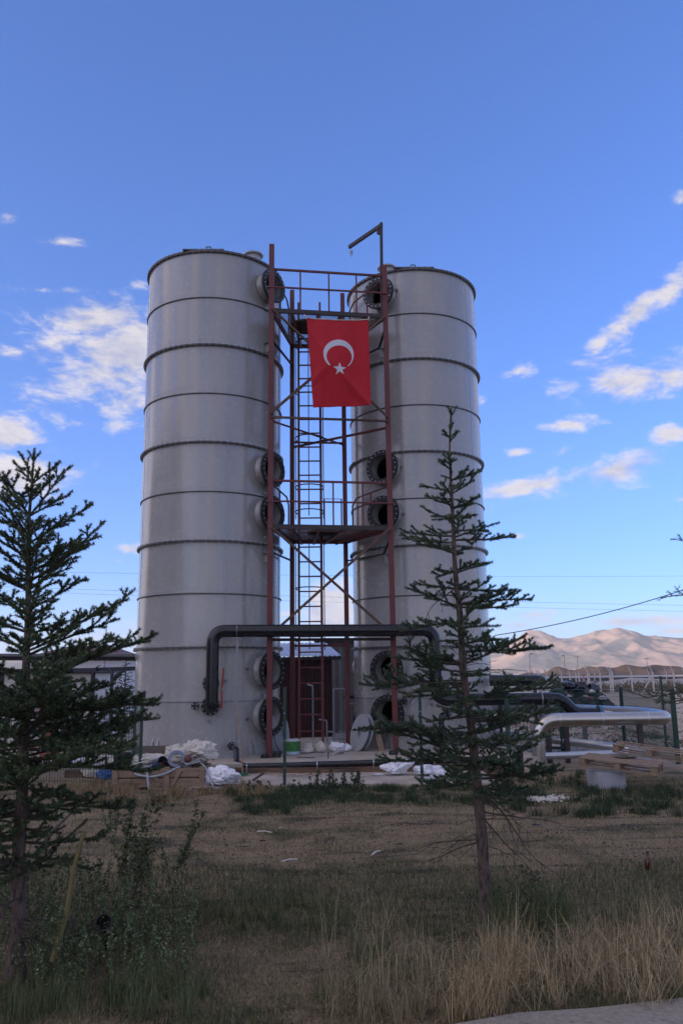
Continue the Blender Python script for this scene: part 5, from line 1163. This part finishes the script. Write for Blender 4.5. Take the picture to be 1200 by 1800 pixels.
def bush_mass(name, spots, r0, cols, seed):
    V = []; T = []; r_ = random.Random(seed)
    for (x, y, rr, hh) in spots:
        for k in range(150):
            a = r_.uniform(0, 6.28); q = rr * r_.random() ** .5; z = hh * r_.random() ** 1.3 * (1 - (q / rr) ** 2 * .7); s_ = r_.uniform(.08, .2) * rr
            o = Vector((x + q * math.cos(a), y + q * math.sin(a), z)); e = Vector((r_.gauss(0, .5), r_.gauss(0, .5), 1)).normalized(); w = e.cross(Vector((r_.gauss(0, 1), r_.gauss(0, 1), 0))).normalized() * s_ * .25
            V += [o - w, o + w, o + e * s_]; T += [Vector(cols[0]).lerp(Vector(cols[1]), r_.random())] * 3
    o = tone_mesh(name, [tuple(v) for v in V], np.arange(len(V)).reshape(-1, 3), [tuple(t) for t in T], MT['leaf']); o['kind'] = 'stuff'
bush_mass('roadside_scrub', [(R.uniform(24, 48), R.uniform(78, 100), R.uniform(.8, 2.0), R.uniform(.6, 1.2)) for _ in range(90)], 1, ((.09, .065, .035), (.17, .13, .07)), 1)
bush_mass('fence_weeds', [(R.uniform(5.4, 6.9), R.uniform(17.6, 20), R.uniform(.1, .25), R.uniform(.12, .35)) for _ in range(16)] + [(R.uniform(5.5, 9), R.uniform(21, 30), R.uniform(.2, .4), R.uniform(.1, .3)) for _ in range(20)], 1, ((.03, .045, .02), (.09, .09, .04)), 2)
# lamp posts
for (px, pt, pb, Y, arm, lb) in ((930, 1152, 1186, 230, 'curl', 'thin street lamp with a small hooked head nearest the slim spruce'), (991, 1153, 1188, 210, 'none', 'thin lamp mast with a tiny head above the scrap heap'), (1014, 1155, 1190, 215, 'double', 'thin lamp mast with a short crossbar beside the taller bare mast'), (1136, 1156, 1186, 240, 'cross', 'power pole with a crossbar in front of the highest mountain'), (1119, 1173, 1187, 330, 'none', 'smallest and farthest lamp mast under the highest mountain')):
    a = at(px, pt, Y); t = thing('lamp_post', (a.x, Y, 0), lb, 'lamp post'); MB().tube([(a.x, Y, -.5), (a.x, Y, a.z)], [.10, .06], 6).build('mast', MT['darksteel'], t)
    if arm == 'curl': MB().tube([(a.x, Y, a.z), (a.x + .3, Y, a.z + .35), (a.x + 1.0, Y, a.z + .4)], .12, 6).build('lamp_arm', MT['darksteel'], t)
    elif arm == 'none': MB().box((a.x - .2, Y, a.z), (.7, .25, .2)).build('lamp_head', MT['darksteel'], t)
    else: MB().box((a.x, Y, a.z - (.3 if arm == 'cross' else .0)), (1.7 if arm == 'cross' else 1.1, .12, .12)).build('crossbar', MT['darksteel'], t)
# wires
def cable(p, q, sag, r, lab, n_=24):
    p = Vector(p); q = Vector(q); tag(MB().tube([p.lerp(q, i / n_) - Vector((0, 0, sag * 4 * (i / n_) * (1 - i / n_))) for i in range(n_ + 1)], r, 5).build('overhead_cable', MT['darksteel']), lab, 'cable')
cable(at(870, 1117, 34), at(1290, 1006, 30), .25, .017, 'thick overhead cable sloping up towards the picture edge above the mountains')
cable(at(-60, 1003, 90), at(1300, 1012, 95), .3, .011, 'uppermost thin overhead line crossing behind the tanks'); cable(at(-60, 1029, 90), at(1300, 1066, 95), .2, .011, 'middle thin overhead line crossing behind the tanks'); cable(at(-60, 1036, 90), at(1300, 1077, 95), .2, .011, 'lowest thin overhead line crossing behind the tanks')
# the person by the far fence
def person(base, yaw, hgt):
    t = thing('person', tuple(base), 'person in a pale pink shirt and dark trousers standing by the far fence posts', 'person'); s = hgt / 1.75; M_ = Matrix.Translation(base) @ Matrix.Rotation(yaw, 4, 'Z') @ Matrix.Scale(s, 4)
    J = [((0, 0, .95), .15, None), ((.02, 0, 1.15), .135, 0), ((.05, 0, 1.38), .17, 1), ((.06, 0, 1.5), .06, 2), ((.08, 0, 1.6), .09, 3), ((.09, 0, 1.70), .09, 4),
         ((.09, .1, .92), .09, 0), ((.12, .1, .5), .065, 6), ((.1, .1, .08), .045, 7), ((.2, .1, .03), .04, 8), ((-.04, -.1, .92), .09, 0), ((-.1, -.1, .5), .065, 10), ((-.16, -.1, .08), .045, 11), ((-.06, -.1, .03), .04, 12),
         ((.04, .2, 1.42), .055, 2), ((.0, .28, 1.15), .045, 14), ((.12, .26, .95), .035, 15), ((.16, .25, .88), .035, 16), ((.04, -.2, 1.42), .055, 2), ((.08, -.3, 1.2), .045, 18), ((.28, -.2, 1.25), .035, 19), ((.35, -.18, 1.28), .035, 20)]
    m = bpy.data.meshes.new('body'); m.from_pydata([tuple(M_ @ Vector(j[0]) - base) for j in J], [(j[2], i) for i, j in enumerate(J) if j[2] is not None], [])
    o = bpy.data.objects.new('body', m); COL.objects.link(o); sk = o.modifiers.new('skin', 'SKIN')
    for i, j in enumerate(J): m.skin_vertices[0].data[i].radius = (j[1] * s, j[1] * s)
    m.skin_vertices[0].data[0].use_root = True; o.modifiers.new('sub', 'SUBSURF').levels = 1; o.modifiers['sub'].render_levels = 1; bpy.context.view_layer.update()
    nm = bpy.data.meshes.new_from_object(o.evaluated_get(bpy.context.evaluated_depsgraph_get())); o.modifiers.clear(); o.data = nm; nm.materials.clear()
    for q_ in (((.34, .22, .21), 'shirt'), ((.05, .045, .06), 'trousers'), ((.3, .17, .12), 'skin'), ((.02, .015, .012), 'hair')): nm.materials.append(material(q_[1] + '_colour', q_[0], .8, 0, 0))
    for p_ in nm.polygons:
        z = p_.center.z / s; y_ = p_.center.y; p_.material_index = 1 if z < .98 else 3 if z > 1.66 else 2 if (z > 1.5) else 0
    nm.shade_smooth(); o.parent = t
pb = atz(1028, 1217); person(Vector((pb.x, pb.y, 0)), 2.6, 1.8)

# ------------------------------------------------------------------ cabin, canopy, white house, pipe bridge on the left
wp = material('cream_panel', (.62, .60, .54), .6, 0, .08, 2); dkb = material('dark_blue_steel', (.02, .02, .035), .5)
CB = thing('site_cabin', (-9.6, 27, 0), 'cream panel site cabin with dark corner trim behind the dark spruce', 'cabin')
MB().box((-10.6, 27.6, 1.0), (5.7, 3.0, 2.0)).build('body', wp, CB); 
for x in (-7.76, -10.6, -13.4): MB().box((x, 26.08, 1.02), (.12, .06, 2.06)).build('corner_trim', dkb, CB)
MB().box((-10.6, 27.5, 2.09), (6.0, 3.4, .14)).build('roof', dkb, CB)
for x, w_ in ((-9.35, .6), (-11.6, .7)):
    f_ = MB().box((x, 26.07, 1.2), (w_, .05, .85)).build('window', dkb, CB); MB().box((x, 26.035, 1.2), (w_ - .12, .02, .73)).build('pane', material('window_glass', (.05, .06, .07), .1), f_)
MB().box((-8.75, 26.07, 1.0), (.62, .05, 1.75)).build('door', material('grey_door', (.14, .145, .15), .5), CB)
for i in range(9): MB().box((-13.1 + i * .62, 26.095, 1.0), (.012, .012, 1.9)).build('panel_joint', MT['innergrey'], CB)
CP = thing('canopy', (-7, 26.3, 0), 'dark steel canopy frame with curved brackets joining the cabin to the tank side', 'canopy')
for a, b_ in (((-7.7, 26.0, 2.12), (-5.2, 26.0, 2.16)), ((-7.7, 27.6, 2.12), (-5.2, 27.6, 2.16))): MB().bar(a, b_, .1, .1, up=(0, 0, 1)).build('beam', dkb, CP)
for x in (-7.15, -5.9): MB().bar((x, 26.0, 0), (x, 26.0, 2.1), .09, up=(0, 1, 0)).build('column', dkb, CP); MB().tube([(x, 26.0, 1.7), (x + .12, 26.0, 1.95), (x + .42, 26.0, 2.08)], .035, 6).build('bracket', dkb, CP)
MB().lathe([(.32, 0), (.3, .3)], (-7.45, 26.2, 1.95), (0, -1, 0), 16, a0=0, a1=math.pi).build('arched_hood', MT['innergrey'], CP)
HS = thing('white_house', (-15, 46, 0), 'white single storey house with a low brown red hipped roof', 'house')
a = at(50, 1155, 45).x; c = at(214, 1155, 45).x; MB().box(((a + c) / 2, 47.5, 1.45), (c - a, 5, 2.9)).build('wall', MT['white'], HS)
rz_ = at(130, 1140, 45).z + .25; xm1 = at(100, 1140, 45).x; xm2 = at(170, 1140, 45).x; e = .45
MB().add([(a - e, 44.6, 2.95), (c + e, 44.6, 2.95), (c + e, 50.4, 2.95), (a - e, 50.4, 2.95), (xm1, 47.5, rz_), (xm2, 47.5, rz_)], [(0, 1, 5, 4), (1, 2, 5), (2, 3, 4, 5), (3, 0, 4), (0, 3, 2, 1)]).build('roof', material('brown_red_roof', (.13, .06, .05), .7, 0, .2, 3), HS)
for x in (-12.7, -14.6): f_ = MB().box((x, 44.97, 1.5), (.7, .06, 1.3)).build('window', dkb, HS); MB().box((x, 44.93, 1.5), (.56, .02, 1.16)).build('pane', MT['darkhole'], f_)
MA = at(187, 1098, 30); tag(MB().tube([(MA.x, 30, 0), (MA.x, 30, MA.z)], [.035, .015], 6).build('antenna_mast', MT['zinc']), 'thin pale antenna mast rising above the brown red roof', 'mast')
PBR = thing('black_bridge_pipe', (-7, 20.3, 2.3), 'black pipe carried at roof height from the dark spruce to the tank', 'pipe')
MB().tube([(-12.5, 21.6, 2.46), (-4.35, 19.6, 2.30)], .085, 16).build('pipe_body', MT['blackplastic'], PBR, smooth=50)
for t_ in (.42, .68, .94):
    p = Vector((-12.5, 21.6, 2.46)).lerp(Vector((-4.35, 19.6, 2.30)), t_); MB().bar((p.x, p.y, 0), (p.x, p.y, p.z - .08), .05, up=(0, 1, 0)).build('support_post', MT['rust'] if t_ > .9 else MT['darksteel'], PBR); MB().ring(p, (1, -.24, 0), .084, .097, .04, 20).build('clamp', MT['zinc'], PBR)
# clutter behind the mesh fence by the cabin
bl_ = material('blue_tarp', (.05, .13, .32), .6, 0, .2, 5, .2, 20); rw = material('barrier_red', (.42, .04, .03), .5)
for (px, py, Y, s_, m, lb) in ((105, 1345, 16.5, (.5, .3, .4), bl_, 'blue and white bag low behind the mesh fence near the spruce trunk'), (165, 1352, 16.3, (.6, .35, .5), 'tarp', 'pale bundle behind the mesh fence next to the crate'), (185, 1362, 16.0, (.4, .3, .35), bl_, 'blue bag behind the mesh fence closest to the crate'), (130, 1330, 17, (.5, .4, .5), 'sack', 'white sack standing behind the mesh fence under the spruce'), (55, 1228, 24.8, (1.0, .4, 1.2), material('pale_pink_cloth', (.45, .3, .3), .7), 'pale pink cloth hanging in front of the cabin')): 
    p = at(px, py, Y); crumple('bundle', (p.x, Y, max(0, p.z - s_[2] * .3)), s_, px, m, .4, lb, 'bundle')
crumple('bundle', (at(18, 1225, 24.7).x, 24.7, .9), (.9, .4, 1.1), 77, bl_, .35, 'blue cloth hanging beside the pink one before the cabin', 'bundle')
wb = thing('road_barrier', (-5.8, 17.2, 0), 'red and white warning barrier behind the mesh fence', 'barrier')
for i in range(6): MB().box((-6.35 + i * .16, 17.2, .95 - .02 * i), (.155, .03, .16), 0).build('stripe', rw if i % 2 else MT['white'], wb)
for i in range(4): MB().box((-6.3 + i * .2, 17.2, .55), (.195, .03, .14), 0).build('stripe', MT['white'] if i % 2 else rw, wb)
for x in (-6.3, -5.65): MB().bar((x, 17.23, 0), (x, 17.23, 1.05), .04).build('leg', MT['zinc'], wb)
cn = thing('traffic_cone', (-5.55, 16.6, 0), 'small red cone behind the mesh fence beside the barrier', 'cone'); p = at(83, 1305, 16.6)
MB().lathe([(.13, .0), (.04, .5), (.001, .5)], (p.x, 16.6, p.z - .25), n=20).build('body', rw, cn, smooth=50); MB().lathe([(.09, .17), (.068, .28)], (p.x, 16.6, p.z - .248), n=20).build('band', MT['white'], cn, smooth=50); MB().bar((p.x, 16.62, 0), (p.x, 16.62, p.z - .2), .1).build('stand', MT['concretedamp'], cn)

# ------------------------------------------------------------------ small things in the grass
ST = thing('pipe_stub', (-1.65, 5.95, 0), 'black pipe stub with an open mouth poking out of the weeds', 'pipe'); p = at(182, 1622, 5.9)
MB().lathe([(.052, -.2), (.052, 0), (.045, 0), (.045, -.2)], p, (.1, -.9, .42), 32, closed=True).build('pipe_body', MT['blackplastic'], ST, smooth=40); MB().disc(p - Vector((.1, -.9, .42)) * .12, (.1, -.9, .42), .05, .02, 24).build('pipe_body', MT['darkhole'], ST); MB().ring(p - Vector((.01, -.09, .042)) * .05, (.1, -.9, .42), .045, .056, .012, 32).build('rim', MT['darksteel'], ST, smooth=30)  # dark disc plugs the pipe, standing in for the shade inside its mouth
MB().tube([p + Vector((0, .15, -.08)), Vector((p.x, p.y + .25, -.05))], .045, 16).build('riser', MT['blackplastic'], ST, smooth=40)
a = at(148, 1462, 5.2); c = at(92, 1690, 5.2); tag(MB().tube([c, c.lerp(a, .35) + Vector((.015, 0, 0)), c.lerp(a, .7) - Vector((.008, 0, 0)), a], [.017, .015, .014, .011], 10).build('yellow_cane', material('yellow_cane_bark', (.16, .13, .045), .6, 0, .25, 12), smooth=60), 'leaning yellow green cut cane in front of the dark spruce', 'cane')
for i, (px, py, L_, lb) in enumerate(((130, 1425, .5, 'grey dead branch leaning low in front of the dark spruce trunk'), )):
    p = at(px, py, 7.0); q = at(62, 1500, 6.6); tag(MB().tube([q, q.lerp(p, .5) + Vector((0, 0, .02)), p], [.016, .012, .006], 8).build('dead_branch', MT['twig'], smooth=60), lb, 'branch')
def rag(px, py, w, m, lab, cat, seed, h=.03):
    p = atz(px, py); crumple('rag', (p.x, p.y, .005), (w * .7, w * .28, h), seed, m, .95, lab, cat, nu=30, nv=12, facets=16)
rag(940, 1451, .28, 'blackplastic', 'black torn strip on the dry soil before the plaster pile', 'strip', 70); rag(1097, 1452, .22, 'blackplastic', 'black torn strip on the soil below the pallets', 'strip', 71); rag(466, 1480, .22, 'blackplastic', 'dark torn rag on the soil in the middle of the lot', 'rag', 72); rag(430, 1490, .3, 'blackplastic', 'flat black scrap on the soil nearest the leafy weeds', 'scrap', 73)
rag(700, 1486, .3, 'blackplastic', 'burnt black scrap on the bare soil in front of the tower', 'scrap', 74); rag(495, 1457, .12, 'white', 'small white paper scrap on the dark patch of soil', 'paper', 75, .02); rag(248, 1437, .16, 'white', 'flat white scrap of foam in the grass before the crate', 'foam', 76, .04); rag(426, 1424, .16, 'darkhole', 'dark curl of tube in the green clump of grass', 'tube', 78, .05)
rag(523, 1505, .06, material('orange_wrapper', (.5, .2, .03), .5), 'tiny orange wrapper on the bare soil', 'wrapper', 79, .03); rag(870, 1790, .045, 'white', 'small crushed plastic cup in the straw by the road edge', 'cup', 80, .05)
p = atz(1137, 1530); tag(MB().lathe([(.02, 0), (.028, .09), (.012, .12), (.012, .17), (.001, .17)], tuple(p), (.1, 0, 1), 14).build('glass_bottle', material('brown_glass', (.06, .02, .01), .1), smooth=50), 'small brown bottle standing in the dark grass', 'bottle')
for i, (x0_, y0_, x1_, y1_, lb) in enumerate(((452, 1462, 478, 1464, 'thin white stick nearest the dark torn rag'), (495, 1515, 523, 1511, 'thin pale curved stick on the bare soil in the middle'), (653, 1503, 668, 1496, 'short pale twig on the bare soil before the slim spruce'))):
    a = atz(x0_, y0_, .02); c = atz(x1_, y1_, .02); tag(MB().tube([a, a.lerp(c, .5) + Vector((0, 0, .01)), c], .007, 6).build('pale_stick', MT['tarp']), lb, 'stick')
lt = MB()      # burnt bits and crumbs of soil
for i in range(1100):
    u = R.random(); p = atz(R.uniform(250, 1200), 1425 + 110 * u + R.gauss(0, 8)); 
    if mnoise.noise(Vector((p.x * .9, p.y * 1.5, 7))) < .02 and R.random() < .8: continue
    s_ = R.uniform(.005, .024); lt.box((p.x, p.y, ground_h(p.x, p.y) + s_ * .15), (s_, s_ * R.uniform(.3, .8), s_ * .4), R=Matrix.Rotation(R.uniform(0, 3), 3, (R.random(), R.random(), R.random())))
tag(lt.build('burnt_litter', material('charred_bits', (.02, .018, .018), .9)), kind='stuff')
